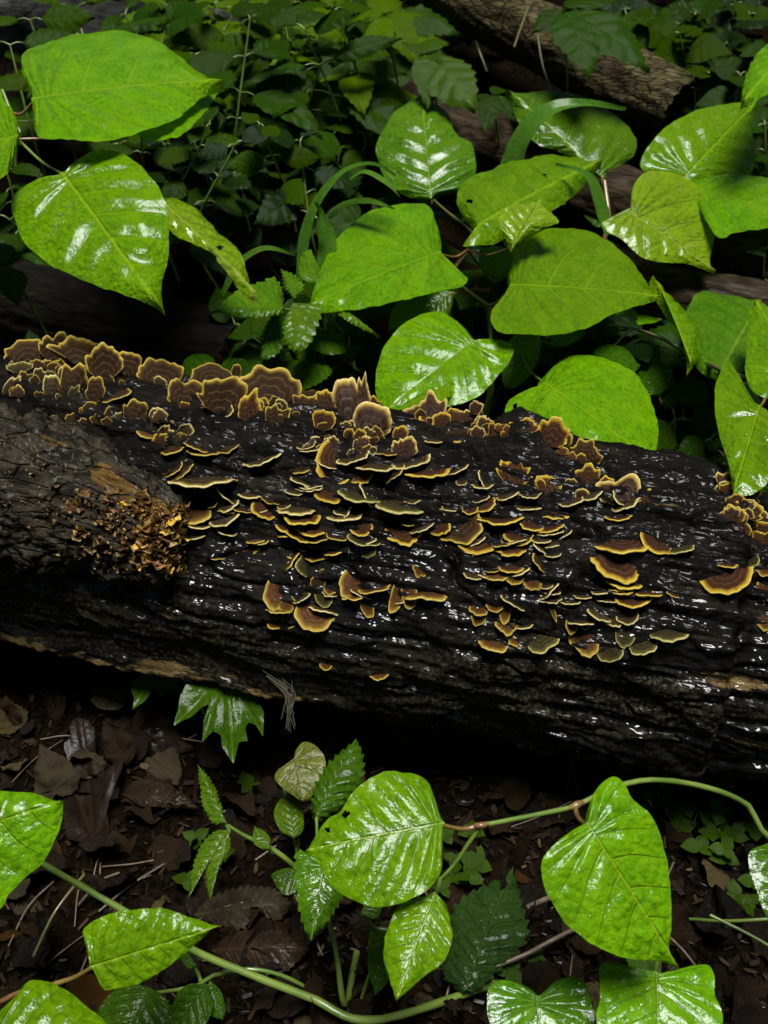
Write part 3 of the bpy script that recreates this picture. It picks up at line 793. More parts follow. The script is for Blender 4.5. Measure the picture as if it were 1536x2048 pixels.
for i, ln in enumerate(FUN.strip().splitlines()):
    a, _, lab = ln.partition('|'); q = a.split(); v = [float(t) for t in q[:5]]
    sz = 'tiny ' if v[4] < 20 else 'small ' if v[4] < 33 else '' if v[4] < 55 else 'broad '
    ROWS.append((v, q[5], q[6])); fungus(*v, q[5], q[6], lab or sz + GEN[(q[5], q[6])] + ' ' + near(v[0], v[1], FM), 'bracket fungi on the log', None, 100 + i)

rf = random.Random(5)
for i in range(146):       # the smaller brackets between the ones listed above
    if i < 46 or i >= 118:
        v, K_, c_ = rf.choice([t for t in ROWS if t[1] == 'U' and t[0][0] < 1010 and t[0][4] > 18]); x, y = v[0] + rf.gauss(0, 26), v[1] + rf.uniform(-4, 16); w_ = rf.uniform(12, 30); e = (x + rf.gauss(0, 8), y - w_ * rf.uniform(.5, .9), w_, 'U', rf.choice('bbbrwp'))
    elif i >= 96:
        x, y = rf.uniform(1425, 1530), 0; y = 962 + (x - 1425) * .75 + rf.uniform(0, 60); w_ = rf.uniform(22, 44); e = (x + rf.gauss(2, 9), y - w_ * rf.uniform(.45, .8), w_, 'U', rf.choice('rrpw'))
    else:
        v, K_, c_ = rf.choice([t for t in ROWS if t[1] == 'D' and 380 < t[0][0] < 1330 and t[0][1] < 1270]); x, y = v[0] + rf.gauss(0, 42), v[1] + rf.gauss(0, 12); w_ = rf.uniform(22, 58); e = (x + rf.gauss(0, 3), y + rf.uniform(4, 8), w_, 'D', rf.choice((c_, 'w', 'b', 'w')))
    if e[3] == 'U' and log_hit(x, y + 6) is None: y += 14; e = (e[0], e[1] + 14, *e[2:])
    sz = 'tiny ' if w_ < 20 else 'small ' if w_ < 33 else '' if w_ < 50 else 'broad '
    fungus(x, y, *e[:2], w_, e[3], e[4], sz + GEN[(e[3], e[4])] + ' ' + near(x, y, FM), 'bracket fungi on the log', None, 900 + i)

# ------------------------------------------------------------------ leaves
def leaf_mesh_data(L, mL, mR, nt_=84, nw=12, veins=9, fold=.12, curl=.0, puck=.0011, serr=0.0, teeth=16, edge=.03, seed=0, mid_bow=0.0):
    """mL, mR: margin points (along, across>0) from base to tip, in metres; returns local coords (a, b, h)"""
    r = np.random.default_rng(seed); sd = r.uniform(0, 50)
    tau = np.linspace(0, 1, nt_); AT, VV, FF = {'ph': [], 'tt': [], 'mb': []}, [], []
    for s_, pts in ((-1, mR), (1, mL)):
        Mg = cat(np.vstack([[0, 0], pts, [L, 0]]), nt_)
        dv = np.gradient(Mg, axis=0); nn = np.stack([-dv[:, 1], dv[:, 0]], 1); nn /= np.linalg.norm(nn, axis=1)[:, None] + 1e-9
        nn *= np.sign(nn[nt_ // 2, 1] or 1); off = .012 * L * fbm(tau * 9 + sd, s_ * 3.3, .2, 3) * np.sin(math.pi * tau) ** .5
        if serr: off = off + serr * L * ((tau * teeth) % 1.0 - .5) * np.sin(math.pi * tau) ** .4
        Mg = Mg + nn * off[:, None]
        am = np.maximum.accumulate(np.clip(Mg[:, 0] - .75 * np.abs(Mg[:, 1]), 0, L)); am = .8 * am + .2 * L * tau; am[-1] = L
        cols = []
        for q in np.linspace(0, 1, nw + 1):
            a = am + (Mg[:, 0] - am) * q ** 1.12; b = Mg[:, 1] * q * s_
            ph = tau * veins + .22 * s_ - .12 * q ** 2 + .10 * perlin(tau * 4 + sd, q * 2, s_ + 2.5)
            env = np.sin(math.pi * np.clip(q, 0, 1)) ** .7 * np.sin(math.pi * np.clip(tau, .001, 1)) ** .5
            h = -puck * np.cos(2 * math.pi * (ph - .5)) * env * (L / .13)
            h = h + puck * 1.3 * fbm(a / L * 13 + sd, b / L * 13, 3.1, 3) * min(1, q * 3) * (L / .13)
            h = h + fold * np.abs(b) - curl * L * (a / L) ** 2
            h = h + edge * L * q ** 3 * perlin(tau * 4.2 + sd, s_ * 1.7, .5) - .05 * L * q ** 2 * (1 if edge else 0)
            cols.append(np.stack([a, b, h], 1)); AT['ph'].append(ph); AT['tt'].append(np.full(nt_, q)); AT['mb'].append(np.abs(b) / L)
        n0_ = sum(len(v) for v in VV); VV.append(np.stack(cols, 0).reshape(-1, 3)); f = grid_faces(nw + 1, nt_, off=n0_); FF.append(f if s_ > 0 else f[:, ::-1])
    return np.vstack(VV), np.vstack(FF), {k: np.concatenate(v) for k, v in AT.items()}
LSEED = [0]
def leaf(parent, base, tip, left, right, depth, mat, tilt=32, side=0, node=None, pet='red', fold=.10, curl=.05, puck=.0009, serr=0, teeth=16, veins=9, label=None, name='leaf', res=84, pr=.0013, holes=()):
    """outline in photograph pixels laid on a tilted plane at its own distance: base, tip, margins"""
    LSEED[0] += 1
    n0 = unit(-FWD * math.cos(R_(tilt)) + UPV * math.sin(R_(tilt)) + RGT * math.sin(R_(side)))
    B = at(*base, depth)
    def onp(p):
        d = ray(*p); t = ((B - CAM) @ n0) / (d @ n0); return CAM + d * t
    Tp = onp(tip); L = np.linalg.norm(Tp - B); ax = (Tp - B) / L; wv = unit(np.cross(n0, ax))
    loc = lambda pts: np.array([[(onp(p) - B) @ ax, (onp(p) - B) @ wv] for p in pts])
    l2, r2 = loc(left), loc(right)
    if l2[:, 1].mean() < r2[:, 1].mean(): l2, r2 = r2, l2
    r2 = r2 * np.array([1, -1])
    V, F, at_ = leaf_mesh_data(L, l2, r2, res, 12, veins, fold, curl, puck, serr, teeth, seed=LSEED[0])
    W = B + V[:, :1] * ax + V[:, 1:2] * wv + V[:, 2:] * n0
    for hx, hy, hr in holes:
        fc = W[F].mean(1) - CAM; dz = fc @ FWD; qx = 768 + FPX * (fc @ RGT) / dz - hx; qy = 1024 - FPX * (fc @ UPV) / dz - hy; F = F[(qx / hr) ** 2 + (qy / hr / .7) ** 2 > 1]
    o = obj(name, W, F, M[mat], parent, B, at_)
    if label: o['label'] = label
    if node is not None:
        nd = np.asarray(node, float); mid = (B + nd) / 2 + n0 * -.004 + np.array([0, 0, -.003])
        tube('petiole', [nd, mid, B + ax * .004 - n0 * .0006], [pr * 1.15, pr, pr * .8], M[pet], o, B, 14, 8)
    return o

def plant(name, label, cat_, root, group=None):
    o = empty(name, root); return tag(o, label, cat_, group)
def gpt(x, y): return np.array([x, y, ghs(x, y)])

# --- knotweed at the upper left of the log
pl = plant('knotweed_plant', 'knotweed with big heart-shaped leaves overhanging the crest fungus cluster', 'plant', gpt(-.62, .22))
nA, nB, nC = at(22, 226, 0.93), at(36, 279, 0.93), at(-40, 330, 0.95)
tube('stem', [gpt(-.62, .22), at(-150, 560, 1.01), at(-60, 400, 0.96), nC, nB, nA, at(5, 180, 0.93)], [.005, .005, .004, .0035, .0026, .0022, .0015], M['stem'], pl, gpt(-.62, .22), 40)
leaf(pl, (62, 197), (447, 139), [(58,165),(42,132),(41,105),(55,87),(83,75),(120,60),(175,51),(240,45),(290,55),(330,70),(370,95),(410,122)],
     [(64,220),(70,245),(82,265),(125,270),(170,272),(225,267),(280,250),(325,235),(360,215),(385,185),(405,160),(430,145)], 0.91, 'young', 44, 6, nA, fold=.06, label='broad wavy bright green leaf with pointed tip')
leaf(pl, (235, 235), (440, 146), [(290,200),(360,160),(410,140)], [(280,262),(325,268),(362,258),(395,225),(420,185)], 0.95, 'mid', 50, 0, nB, fold=.05)
leaf(pl, (123, 343), (316, 601), [(145,327),(165,305),(190,292),(210,291),(240,300),(280,325),(310,360),(322,390),(328,425),(327,470),(320,510),(312,545),(310,575)],
     [(95,350),(75,352),(35,362),(20,380),(17,410),(30,450),(55,485),(90,515),(140,540),(185,560),(220,567),(265,578),(295,588)], 0.89, 'young', 28, -6, nB, pet='stem', fold=.08)
leaf(pl, (318, 400), (518, 571), [(345,380),(365,386),(400,402),(425,430),(450,460),(475,482),(492,505),(503,540)], [(330,430),(360,455),(400,480),(425,492),(440,510),(465,530),(495,560)], 0.93, 'lime', 50, 15, at(250, 420, .97), fold=.05, holes=((440, 495, 6),), res=120)
leaf(pl, (37, 270), (-210, 330), [(33,235),(20,210),(0,180),(-40,150),(-120,170)], [(25,315),(5,355),(-30,385),(-100,390)], 0.90, 'young', 40, 8, nB)
leaf(pl, (-100, 850), (78, 808), [(-50,800),(0,796),(45,806)], [(-50,880),(0,852),(45,824)], .80, 'young', 34, 6, at(-160, 860, .86), pet='stem', fold=.1, label='leaf whose shiny tip pokes over the branch stub')
# --- knotweed behind the middle of the log
pm = plant('knotweed_plant', 'knotweed with overlapping glossy leaves rising behind the middle of the log', 'plant', gpt(.10, .27))
m0 = gpt(.10, .27); m1 = at(982, 690, 1.080); m2 = at(976, 612, 1.060); m3 = at(922, 572, 1.040); m4 = at(935, 500, 1.050); m5 = at(948, 470, 1.060)
tube('stem', [m0, at(985, 760, 0.990), m1, m2], [.004, .0035, .003, .0025], M['stem'], pm, m0, 24)
tube('stem', [m2, m3, at(905, 545, 1.030), m4, m5, at(890, 420, 1.110), at(868, 400, 1.130)], [.0025, .0022, .002, .002, .0018, .0015, .0013], M['brownstem'], pm, m0, 40)
leaf(pm, (862, 397), (843, 174), [(843,395),(813,385),(783,370),(768,350),(757,320),(752,290),(758,262),(768,245),(783,215),(803,198),(828,180)],
     [(883,382),(918,375),(945,370),(953,345),(950,305),(943,280),(918,260),(907,245),(900,220),(885,202),(863,187)], 1.130, 'glossy', 21, -2, at(868, 402, 1.130), fold=.10, label='very glossy dark green leaf')
leaf(pm, (953, 452), (1210, 298), [(945,435),(928,415),(915,390),(918,360),(933,345),(973,332),(1018,310),(1058,292),(1098,282),(1138,281),(1178,290)],
     [(930,470),(950,474),(993,465),(1040,445),(1088,420),(1128,385),(1163,350),(1190,320)], 1.000, 'mid', 44, 4, m5, holes=((938, 402, 6), (1090, 350, 5)), res=120)
leaf(pm, (1025, 497), (1085, 388), [(1015,480),(997,455),(997,435),(1018,415),(1048,400)], [(1050,470),(1085,455),(1115,445),(1103,425),(1092,405)], 0.955, 'lime', 34, 10, m4, fold=.35, puck=.0016, label='small crumpled yellow-green leaf')
leaf(pm, (882, 503), (607, 600), [(880,475),(870,440),(858,415),(838,410),(790,418),(740,430),(700,452),(665,480),(640,520),(620,565)],
     [(918,530),(935,548),(918,565),(868,580),(818,592),(768,598),(720,600),(660,600)], 0.990, 'mid', 48, -8, m4, fold=.07)
leaf(pm, (1020, 569), (1324, 578), [(1019,545),(1020,510),(1038,480),(1063,460),(1098,450),(1148,448),(1193,453),(1233,473),(1268,500),(1298,535),(1313,562)],
     [(1003,585),(988,610),(985,640),(1000,660),(1030,663),(1080,665),(1130,662),(1180,645),(1230,620),(1280,598),(1305,585)], 0.960, 'mid', 46, 6, m2, fold=.05)
leaf(pm, (948, 680), (770, 814), [(930,650),(880,622),(820,638),(775,680),(752,730),(750,775)], [(985,672),(1025,685),(1018,720),(985,760),(950,793),(880,812),(820,820)], 0.920, 'young', 30, -4, m1, fold=.08)
leaf(pm, (908, 582), (776, 657), [(870,575),(810,590),(782,620)], [(905,610),(880,640),(830,655)], 1.060, 'glossy', 22, 0, m3)
leaf(pm, (1000, 560), (962, 492), [(985,562),(962,535),(958,505)], [(1020,545),(1025,515),(1000,490)], 1.110, 'glossy', 24, 0, m4)
leaf(pm, (905, 770), (790, 815), [(880,768),(830,785)], [(900,790),(860,810),(820,818)], 0.900, 'young', 52, 0, m1)
leaf(pm, (1085, 665), (1010, 765), [(1040,660),(1010,690),(1005,730)], [(1082,700),(1060,745),(1030,765)], 1.060, 'glossy', 38, 0, at(1100, 670, 1.080), pet='stem')
leaf(pm, (1095, 690), (1180, 640), [(1110,662),(1150,640)], [(1130,690),(1170,665)], 1.100, 'glossy', 38, 0, m2)
# --- knotweed further back
pb = plant('knotweed_plant', 'knotweed with red stem and lime leaf in front of the dark rotten wood', 'plant', gpt(.34, .42))
b0 = gpt(.34, .42); b1 = at(1218, 440, 1.150); b2 = at(1209, 362, 1.160)
tube('stem', [b0, at(1216, 520, 1.160), b1, b2], [.004, .0036, .003, .0024], M['red'], pb, b0, 24)
leaf(pb, (1208, 359), (1016, 165), [(1218,345),(1248,325),(1270,305),(1274,285),(1265,265),(1248,240),(1228,220),(1193,197),(1158,180),(1108,168),(1068,166)],
     [(1198,350),(1173,330),(1128,300),(1078,280),(1048,245),(1033,210),(1025,180)], 1.230, 'glossy', 21, 5, b2, fold=.10)
leaf(pb, (1256, 422), (1437, 535), [(1263,410),(1268,370),(1288,347),(1328,345),(1368,357),(1403,380),(1423,405),(1436,440),(1433,475),(1427,510)],
     [(1228,430),(1206,440),(1218,460),(1248,480),(1268,500),(1298,515),(1343,518),(1388,520),(1418,530)], 1.070, 'lime', 23, 8, b1, label='lime green leaf with white shine along its edge')
leaf(pb, (1365, 358), (1526, 185), [(1310,345),(1283,325),(1298,290),(1333,250),(1378,220),(1433,200),(1483,186)], [(1400,372),(1450,358),(1510,330),(1516,280),(1514,225)], 1.150, 'mid', 20, 4, at(1330, 395, 1.160), fold=.08)
leaf(pb, (1370, 368), (1610, 430), [(1420,350),(1490,343),(1560,360)], [(1400,420),(1435,475),(1470,465),(1536,447)], 1.110, 'mid', 38, 6, at(1330, 395, 1.160))
tube('stem', [b1, at(1270, 415, 1.160), at(1330, 395, 1.160)], [.002, .0018, .0016], M['stem'], pb, b0, 14)
leaf(pb, (1225, 440), (1170, 370), [(1195,450),(1165,420)], [(1255,410),(1240,365),(1200,358)], 1.250, 'dark', 40, 0, b1)
leaf(pb, (1620, 60), (1490, 182), [(1560,60),(1510,100),(1495,140)], [(1600,130),(1540,165)], 1.130, 'mid', 44, 0)
# --- knotweed at the right of the log
pr_ = plant('knotweed_plant', 'knotweed with large drooping leaves over the bare bark end of the log', 'plant', gpt(.46, .16))
r0 = gpt(.46, .16); r1 = at(1500, 760, 0.880); r2_ = at(1384, 712, 1.010); r3 = at(1262, 656, 1.030)
tube('stem', [r0, at(1530, 840, 0.880), r1, at(1560, 700, 0.990), at(1590, 640, 0.990)], [.004, .0035, .003, .0025, .002], M['stem'], pr_, r0, 24)
tube('stem', [r1, at(1440, 738, 0.890), r2_, at(1320, 675, 1.030), r3, at(1215, 650, 1.040)], [.0026, .0024, .0022, .002, .0018, .001], M['brownstem'], pr_, r0, 30)
leaf(pr_, (1088, 764), (1332, 930), [(1080,755),(1093,740),(1118,717),(1148,702),(1193,705),(1228,720),(1268,740),(1293,770),(1313,805),(1323,845),(1320,890),(1326,915)],
     [(1073,767),(1038,780),(1015,800),(1013,825),(1028,842),(1088,850),(1128,865),(1168,875),(1218,887),(1268,892),(1303,905),(1323,920)], 0.900, 'young', 47, 8, at(1040, 700, 1.060), pet='stem', fold=.05, holes=((1240, 800, 5), (1030, 812, 7)), res=120, label='largest flat bright green leaf')
leaf(pr_, (1520, 810), (1468, 978), [(1495,790),(1472,740),(1455,718),(1437,750),(1428,800),(1433,850),(1452,900),(1465,945)], [(1545,825),(1570,880),(1550,940),(1510,975)], 0.760, 'mid', 44, -10, at(1545, 760, 0.860), fold=.12)
leaf(pr_, (1384, 735), (1316, 533), [(1378,690),(1365,640),(1345,600),(1325,560)], [(1412,690),(1400,640),(1370,590),(1335,550)], 0.880, 'young', 50, 20, r2_, fold=.2)
leaf(pr_, (1440, 745), (1528, 580), [(1400,725),(1375,660),(1372,610),(1400,570),(1450,563)], [(1480,735),(1520,690),(1535,640)], 0.920, 'glossy', 52, 0, at(1440, 740, 0.890))
leaf(pr_, (1590, 760), (1515, 585), [(1540,790),(1505,770),(1492,730),(1497,680),(1500,630),(1505,600)], [(1620,700),(1580,620),(1540,590)], 0.820, 'mid', 44, 0, at(1590, 700, 0.990))
leaf(pr_, (1205, 880), (1330, 948), [(1240,872),(1300,895)], [(1220,915),(1260,945),(1310,950)], 0.920, 'dark', 46, 0, at(1180, 800, 0.970))
leaf(pr_, (1320, 790), (1290, 720), [(1290,785),(1275,750)], [(1345,765),(1340,725),(1310,712)], 1.020, 'dark', 44, 0, at(1330, 800, 1.020))
leaf(pr_, (1390, 815), (1375, 740), [(1360,800),(1350,765)], [(1415,795),(1410,755)], 1.020, 'dark', 44, 0, at(1400, 830, 1.020))
leaf(pr_, (1225, 640), (1345, 600), [(1250,600),(1310,585)], [(1255,650),(1320,640)], 1.110, 'mid', 48, 0, r3)
leaf(pr_, (1180, 720), (1282, 725), [(1200,690),(1250,695)], [(1210,745),(1255,750)], 0.970, 'dark', 48, 0, r3)
# --- front vine
pv = plant('knotweed_vine', 'knotweed shoot arching over the leaf litter with three large leaves', 'plant', gpt(.50, -.14))
v0 = gpt(.50, -.14); vp = [v0, at(1600, 1690, .66), at(1490, 1606, .64), at(1400, 1572, .625), at(1300, 1560, .61), at(1220, 1578, .60), at(1150, 1612, .59), at(1060, 1632, .58), at(962, 1651, .57)]
tube('stem', vp, [.0028, .0026, .0024, .0023, .0022, .0020, .0018, .0016, .0014], M['stem'], pv, v0, 60)
tube('stem', [vp[-1], at(935, 1690, .575), at(908, 1730, .58), at(880, 1758, .58)], [.0013, .0013, .0012, .0009], M['stem'], pv, v0, 16)
tube('node', [at(948, 1651, .569), at(962, 1651, .568), at(976, 1647, .57)], [.0012, .0021, .0012], M['red'], pv, v0, 8)
tube('node', [at(1138, 1616, .588), at(1151, 1611, .588), at(1166, 1604, .59)], [.0014, .0025, .0014], M['red'], pv, v0, 8)
leaf(pv, (889, 1645), (608, 1697), [(878,1620),(870,1595),(858,1565),(838,1547),(808,1542),(768,1543),(730,1560),(700,1590),(680,1618),(655,1632),(630,1668),(615,1690)],
     [(886,1670),(886,1720),(878,1750),(853,1780),(818,1800),(768,1810),(725,1805),(695,1790),(665,1770),(645,1740),(630,1715)], .555, 'young', 32, 0, vp[-1], fold=.08, puck=.0009, holes=((692, 1629, 9), (655, 1660, 6)), res=130, label='round glossy leaf with broad white shine')
leaf(pv, (870, 1783), (793, 1998), [(843,1792),(798,1810),(783,1835),(770,1875),(767,1910),(775,1945),(785,1975)], [(888,1800),(900,1830),(904,1865),(898,1900),(878,1930),(848,1950),(818,1975)], .55, 'young', 38, 0, at(880, 1758, .58), pet='stem', fold=.1)
leaf(pv, (1174, 1645), (1366, 1940), [(1180,1620),(1193,1585),(1213,1560),(1235,1552),(1255,1570),(1268,1595),(1298,1625),(1318,1660),(1333,1700),(1342,1750),(1348,1800),(1349,1850),(1349,1905)],
     [(1148,1660),(1113,1685),(1088,1710),(1081,1740),(1093,1780),(1113,1820),(1138,1855),(1173,1880),(1208,1897),(1248,1915),(1293,1920),(1333,1925)], .545, 'young', 22, 4, vp[6], fold=.05)
# --- front left knotweed
pf = plant('knotweed_plant', 'pale green knotweed shoot with thick stem beside the wet brown oak leaf', 'plant', gpt(.085, -.29))
f0 = gpt(.085, -.29); 
tube('stem', [f0, at(750, 2040, .655), at(620, 1995, .655), at(490, 1945, .65), at(390, 1902, .645), at(245, 1820, .635), at(150, 1765, .63), at(80, 1725, .62), at(-40, 1650, .61)], [.0030, .0029, .0028, .0027, .0026, .0024, .0022, .002, .0016], M['stem'], pf, f0, 60)
fn = at(112, 1967, .56)
tube('stem', [at(-120, 2020, .60), at(-20, 2010, .58), at(40, 1985, .57), fn], [.002, .0018, .0016, .0013], M['red'], pf, f0, 20)
leaf(pf, (178, 1934), (438, 1853), [(175,1915),(165,1880),(163,1860),(185,1842),(220,1827),(270,1817),(320,1816),(360,1830),(400,1845),(425,1852)],
     [(193,1955),(203,1980),(220,1982),(265,1972),(310,1952),(340,1930),(370,1905),(400,1880),(420,1862)], .54, 'young', 18, 0, fn, fold=.05, label='pale lit leaf with darker veins')
leaf(pf, (-170, 1700), (120, 1600), [(-120,1600),(-60,1575),(0,1580),(50,1583),(85,1595),(105,1601)], [(-120,1790),(-60,1850),(0,1815),(15,1790),(40,1760),(75,1730),(100,1690),(116,1650)], .54, 'young', 18, 4, at(-220, 1740, .58), fold=.05)
leaf(pf, (-20, 2060), (262, 2078), [(-15,2030),(25,1995),(50,1962),(90,1957),(140,1980),(175,2010),(215,2045)], [(20,2110),(100,2130),(200,2105)], .53, 'young', 44, 0, at(-60, 2030, .58), fold=.06)
# --- heart leaves at the bottom edge and right edge
ph_ = plant('knotweed_plant', 'low knotweed with two wet heart-shaped leaves below the arching shoot', 'plant', gpt(.26, -.40))
h0 = gpt(.26, -.40); h1 = at(1100, 2010, .64)
tube('stem', [h0, at(1230, 2060, .66), at(1180, 1995, .66), h1, at(985, 1962, .66)], [.002, .002, .0018, .0016, .001], M['brownstem'], ph_, h0, 24)
leaf(ph_, (1073, 1990), (1085, 2190), [(1063,1975),(1033,1963),(1003,1960),(978,1975),(973,2000),(980,2048),(1015,2120)], [(1093,1983),(1113,1960),(1148,1953),(1168,1965),(1183,2000),(1188,2048),(1150,2130)], .59, 'glossy', 38, 0, h1)
leaf(ph_, (1313, 1942), (1322, 2200), [(1268,1932),(1218,1925),(1200,1935),(1197,1960),(1198,2000),(1193,2048),(1240,2130)], [(1343,1945),(1368,1932),(1413,1927),(1428,1945),(1431,1990),(1443,2048),(1400,2130)], .575, 'mid', 42, 0, at(1318, 1915, .62), pet='stem')
leaf(ph_, (1600, 1690), (1565, 1885), [(1560,1680),(1513,1695),(1497,1710),(1501,1740),(1513,1775),(1530,1815)], [(1640,1720),(1640,1790),(1600,1860)], .58, 'glossy', 37, 0, at(1610, 1660, .62), pet='stem')
tube('stem', [at(1610, 1830, .66), at(1536, 1838, .66), at(1450, 1842, .67), at(1380, 1838, .69)], .0012, M['stem'], ph_, h0, 20)
tube('stem', [at(1560, 1905, .64), at(1500, 1870, .65), at(1420, 1830, .66)], .0012, M['stem'], ph_, h0, 16)
# --- nettle-like serrated plants
pn = plant('nettle_plant', 'serrated nettle-like plant behind the crest between two knotweeds', 'plant', gpt(-.11, .30))
n_0 = gpt(-.11, .30); n1 = at(592, 600, 1.0); n2 = at(650, 610, 1.0)
tube('stem', [n_0, at(600, 700, 1.02), n1, at(590, 570, 1.0)], [.003, .0028, .0024, .0015], M['stem'], pn, n_0, 20)
tube('stem', [n_0, at(658, 700, 1.03), n2, at(650, 560, 1.0)], [.003, .0026, .0022, .0015], M['stem'], pn, n_0, 20)
leaf(pn, (567, 614), (418, 617), [(566,590),(561,570),(546,557),(520,565),(486,573),(452,591)], [(556,623),(525,627),(486,628),(439,618)], .97, 'weed', 44, 0, n1, 'stem', serr=.05, teeth=15)
leaf(pn, (590, 598), (561, 533), [(570,575),(565,550)], [(607,572),(590,548)], .98, 'weed', 34, 0, n1, 'stem', serr=.06, teeth=10)
leaf(pn, (585, 606), (590, 697), [(568,640),(568,675)], [(640,610),(635,650),(615,685)], .96, 'weed', 36, 0, n1, 'stem', serr=.06, teeth=10)
leaf(pn, (660, 603), (758, 664), [(690,606),(712,628),(735,645)], [(680,625),(705,640),(740,655)], .97, 'weed', 50, 0, n2, 'stem', serr=.03)
leaf(pn, (645, 562), (595, 545), [(640,540),(620,500),(600,515)], [(635,565),(612,560)], 1.0, 'weed', 34, 0, n2, 'stem', serr=.06, teeth=9)
leaf(pn, (605, 665), (698, 690), [(630,655),(670,665)], [(610,690),(650,705),(685,700)], 1.0, 'dark', 44, 0, n2, 'stem', serr=.05, teeth=12)
leaf(pn, (585, 625), (520, 710), [(550,620),(525,660)], [(575,670),(550,705)], 1.02, 'dark', 40, 0, n1, 'stem', serr=.04, teeth=12)
leaf(pn, (690, 660), (600, 760), [(640,655),(598,700)], [(690,700),(650,750)], 1.03, 'dark', 42, 0, n2, 'stem', serr=.04, teeth=12)
leaf(pn, (650, 715), (555, 775), [(610,715),(570,745)], [(660,745),(610,775)], 1.0, 'dark', 48, 0, n2, 'stem', serr=.03, teeth=12)
leaf(pn, (560, 690), (470, 745), [(520,688),(480,715)], [(555,725),(510,745)], 1.02, 'dark', 46, 0, n1, 'stem', serr=.03, teeth=12)
pd = plant('broadleaf_seedling', 'dark round-leaved seedling peeping over the crest fungi', 'plant', gpt(-.24, .26))
d0 = gpt(-.24, .26); tube('stem', [d0, at(440, 790, 1.0), at(436, 745, .98)], .002, M['stem'], pd, d0, 12)
leaf(pd, (436, 748), (360, 760), [(425,715),(390,710),(365,725)], [(420,775),(385,785)], .97, 'dark', 36, 0, at(436, 745, .98), 'stem', serr=.02)
leaf(pd, (436, 748), (505, 735), [(450,722),(485,715)], [(460,765),(495,760)], .97, 'dark', 36, 0, at(436, 745, .98), 'stem', serr=.02)

# --- serrated plants in the litter in front
ps = plant('nettle_plant', 'serrated plant with one wet shining leaf beneath the round glossy leaf', 'plant', gpt(-.02, -.27))
s0 = gpt(-.02, -.27); s1 = at(655, 1825, .66)
tube('stem', [s0, at(690, 2010, .68), at(672, 1900, .67), s1, at(640, 1700, .66)], [.0026, .0024, .002, .0018, .0012], M['stem'], ps, s0, 24)
leaf(ps, (650, 1722), (621, 1880), [(595,1700),(590,1745),(595,1800),(608,1850)], [(690,1760),(682,1800),(655,1840),(632,1865)], .64, 'glossy', 33, 0, s1, 'stem', serr=.05, teeth=12)
leaf(ps, (628, 1645), (712, 1472), [(622,1610),(630,1565),(650,1530),(670,1510),(690,1490)], [(665,1625),(700,1590),(725,1550),(726,1510),(720,1488)], .70, 'dark', 36, 0, at(640, 1700, .66), 'stem', serr=.05, teeth=12)
pg = plant('jewelweed_seedling', 'slender seedling with narrow drooping toothed leaves over brown litter', 'plant', gpt(-.06, -.22))
g0 = gpt(-.06, -.22); g1 = at(455, 1650, .68)
tube('stem', [g0, at(590, 1735, .70), at(540, 1695, .69), at(490, 1672, .685), g1], [.0022, .0022, .002, .0018, .0012], M['stem'], pg, g0, 24)
leaf(pg, (450, 1645), (394, 1525), [(425,1645),(405,1610),(398,1570)], [(443,1610),(430,1575),(415,1550)], .68, 'weed', 34, 0, g1, 'stem', serr=.03)
leaf(pg, (455, 1660), (372, 1800), [(430,1660),(400,1690),(385,1730)], [(435,1690),(405,1720),(385,1760)], .67, 'weed', 40, 0, g1, 'stem', serr=.03)
leaf(pg, (458, 1660), (418, 1803), [(430,1685),(412,1720),(410,1760)], [(460,1690),(440,1730),(425,1770)], .67, 'weed', 36, 0, g1, 'stem', serr=.03)
leaf(pg, (540, 1698), (508, 1650), [(520,1695),(505,1680)], [(540,1675),(525,1660)], .68, 'weed', 36, 0, at(545, 1698, .69), 'stem')
leaf(pg, (600, 1740), (545, 1760), [(575,1735),(545,1745)], [(600,1775),(570,1790)], .69, 'dark', 36, 0, at(590, 1735, .70), 'stem')
pz = plant('violet_seedling', 'seedling with one yellowed heart-shaped leaf and one small green leaf', 'plant', gpt(-.07, -.15))
z0 = gpt(-.07, -.15)
tube('stem', [z0, at(595, 1720, .76), at(590, 1680, .75), at(560, 1540, .76)], .0011, M['stem'], pz, z0, 16)
leaf(pz, (587, 1517), (604, 1601), [(575,1525),(555,1540),(549,1556),(565,1575),(590,1592)], [(592,1498),(610,1483),(635,1495),(651,1520),(645,1550),(622,1592)], .74, 'sick', 34, 0, at(560, 1540, .76), 'stem', veins=5)
leaf(pz, (588, 1676), (578, 1588), [(560,1660),(548,1625),(560,1595)], [(605,1660),(606,1625),(595,1595)], .73, 'weed', 38, 0, at(590, 1682, .75), 'stem')
pk = plant('bramble_seedling', 'very dark toothed leaf lying in shade below the arching shoot', 'plant', gpt(.10, -.36))
k0 = gpt(.10, -.36); tube('stem', [k0, at(925, 2000, .70), at(928, 1984, .69)], .0015, M['stem'], pk, k0, 10)
leaf(pk, (928, 1982), (1028, 1725), [(893,1955),(885,1930),(898,1880),(903,1825),(923,1795),(958,1770),(993,1750)], [(958,1975),(993,1940),(1048,1890),(1058,1850),(1048,1805),(1038,1760)], .68, 'deep', 48, 0, at(928, 1984, .69), 'stem', serr=.04, teeth=14)
pq = plant('broadleaf_seedling', 'dull dark green leaves at the foot of the pale knotweed shoot', 'plant', gpt(-.16, -.40))
q0 = gpt(-.16, -.40); tube('stem', [q0, at(330, 2080, .66), at(400, 1970, .66), at(450, 1945, .66), at(520, 1940, .66), at(600, 1968, .67), at(690, 2035, .69)], .0014, M['stem'], pq, q0, 30)
leaf(pq, (300, 1975), (240, 2090), [(255,1968),(205,2005),(195,2050)], [(335,2000),(340,2050),(300,2090)], .64, 'dark', 38, 0, at(400, 1970, .66), 'stem', serr=.03)
